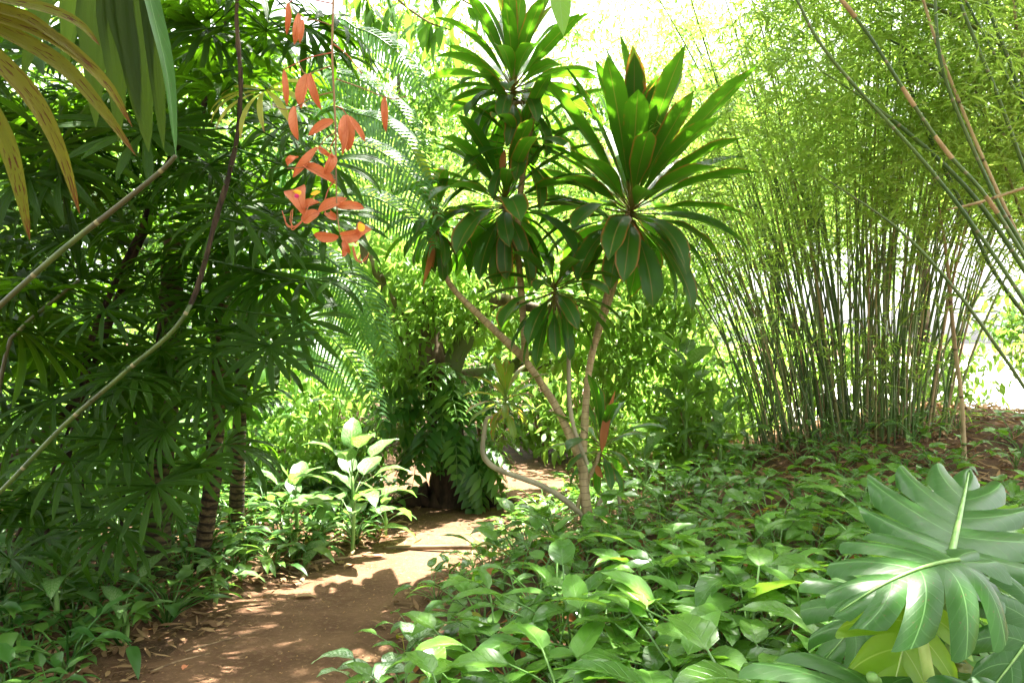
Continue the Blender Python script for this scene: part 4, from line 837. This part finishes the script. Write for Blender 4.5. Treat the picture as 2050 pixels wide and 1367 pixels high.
spots=[(gpt(735,1172),.2),(gpt(905,1078),.34),(gpt(860,1050),.26),(gpt(960,1062),.34),(gpt(900,1040),.25),(gpt(385,1352),.10),(gpt(270,1275),.10),(gpt(480,1210),.09),(gpt(690,1150),.05),(gpt(1640,890),.25),(gpt(850,1045),.12),(gpt(110,1160),.12)]  # ground points to be sunlit; crown leaves on their sun rays are left out
def inhole(p):
    for g,r in spots:
        w_=p-g; al=w_.dot(sv)
        if al > .5 and np.linalg.norm(w_-sv*al) < r: return True
    return False
cc=np.array([-1.6,7.6,7.6])
for i,(cx,cy2,cz,rad) in enumerate(((3.6,4.9,7.4,(1.8,1.5,.7)),(-1.9,5.8,7.7,(2.2,1.8,.9)),(0.9,5.4,7.9,(1.9,1.3,.8)),(-4.0,6.8,7.7,(2.2,2.0,.9)),(3.3,6.3,7.9,(1.5,1.2,.8)),(2.3,3.5,7.3,(1.7,1.4,.7)),(0.6,3.6,7.5,(1.6,1.3,.7)),(-1.6,3.8,7.6,(1.8,1.5,.7)),(-5.2,8.6,7.4,(1.6,2.0,.8)))):  # crown masses out of view, placed for shade, with gaps cut for dapples
    c=np.array([cx,cy2,cz]); o=part('crown',crown_mesh('crown',300+i,85,20,rad,.26,.05,'canopy',shell=.1,droop=.8,cs=.2,hang=.4,holes=inhole,center=c),ft,TR(c)); o['kind']='stuff'
# the twigs in view along the top
for l in (((560,-420),(700,-160),(780,-20),(850,40),(900,60)),((560,-420),(760,-140),(880,-30),(960,20)),((560,-420),(690,-100),(740,10),(790,60))):
    pts=PP(l,6.2); tw=part('twig',MB().add(tube([np.array([-2.4,8.6,7.5])]+pts,[.03,.016,.012,.009,.006],24,6)).mesh('twig',M['twig']),ft)
    pp=smooth_path(pts,40)
    for j in range(16,40,1):
        p=pp[j]+rng.normal(size=3)*.03
        if inhole(p): continue
        lpart('leaf',MB().add(strip(U(.22,.36),U(.03,.05),'lance',6,2,U(-1.5,-.5),U(.2,.6),.2)).mesh('leaf',M['canopy']),tw,world(tw).inverted() @ TR(p) @ RZ(U(0,6.28)))
hl=thing('hanging_leaf','single pale green leaf hanging down at the top edge above the cordyline','leaf',P(1118,-40,2.2))
part('leaf_blade',MB().add(ribbon(PP(((1118,-30),(1123,20),(1128,72)),2.2),22/FPX*2.2,'ovate',9,4,nhint=(.2,-1,.1),fold=.15)).mesh('leaf_blade',M['groundy']),hl)
part('leaf_stalk',MB().add(tube(PP(((1100,-900),(1108,-300),(1118,-28)),2.2),[.003,.002,.002],12,5)).mesh('leaf_stalk',M['twig']),hl)

# ------------------------------------------------------------------ small things on the path
g0,g1=gpt(775,1098),gpt(1010,1096)
t=thing('path_edging','timber edging laid across the path as a low step','timber',(g0+g1)/2)
part('timber',MB().add(tube([g0+np.array([0,0,.005]),(g0+g1)/2+np.array([0,0,.007]),g1+np.array([0,0,.005])],[.018,.018,.018],14,8,.06)).mesh('timber',M['wood']),t)
for (px,py,a,L,lab) in ((590,1200,.2,.14,'pale fallen leaf lying on the path near the winding root'),(690,1140,1.2,.12,'fallen tan leaf at the foot of the tall dumb cane'),(680,1132,1.9,.10,'smaller fallen leaf beside the tan one'),(812,1195,1.4,.07,'tiny pale fallen leaf in the middle of the path'),(400,1255,.1,.13,'brown fallen leaf at the shaded path edge'),(740,1118,.3,.11,'greenish fallen leaf by the step across the path'),(860,1175,.6,.10,'brown fallen leaf half under the low plants by the path'),(790,1050,.1,.14,'pale fallen leaf lying beyond the step')):
    g=gpt(px,py); o=part('fallen_leaf',MB().add(strip(L,L*.22,'lance',6,2,.1,.5,.4),RZ(a-1.57)).mesh('fallen_leaf',M['litter']),None,TR(g+np.array([0,0,.012]))); tag(o,lab,'leaf','fallen leaves on the path')
g=gpt(367,1346); o=part('fallen_petal',MB().add(strip(.05,.014,'petal',5,2,.5,1.2,.5)).mesh('fallen_petal',M['petal']),None,TR(g+np.array([0,0,.01]))); tag(o,'orange petal fallen on the near path','petal')
for l,r,lab in (([(560,1178),(600,1172),(612,1140),(640,1125),(700,1118)],.016,'winding tan root surfacing at the path edge'),):
    o=part('root',MB().add(tube([gpt(x,y)+np.array([0,0,.006]) for x,y in l],[r,r,r*.9,r*.7],30,7,.05))  .mesh('root',M['twig'])); tag(o,lab,'root')
for l,lab in (([(372,1307),(430,1290),(510,1268)],'long thin twig lying on the near path'),([(300,1350),(350,1330),(420,1310)],'shorter twig lying by the near path edge'),([(560,1140),(600,1150),(650,1128)],'bent twig lying at the bend of the path')):
    o=part('twig',MB().add(tube([gpt(x,y)+np.array([0,0,.008]) for x,y in l],[.006,.005,.003],16,5,.08)).mesh('twig',M['twig'])); tag(o,lab,'twig')
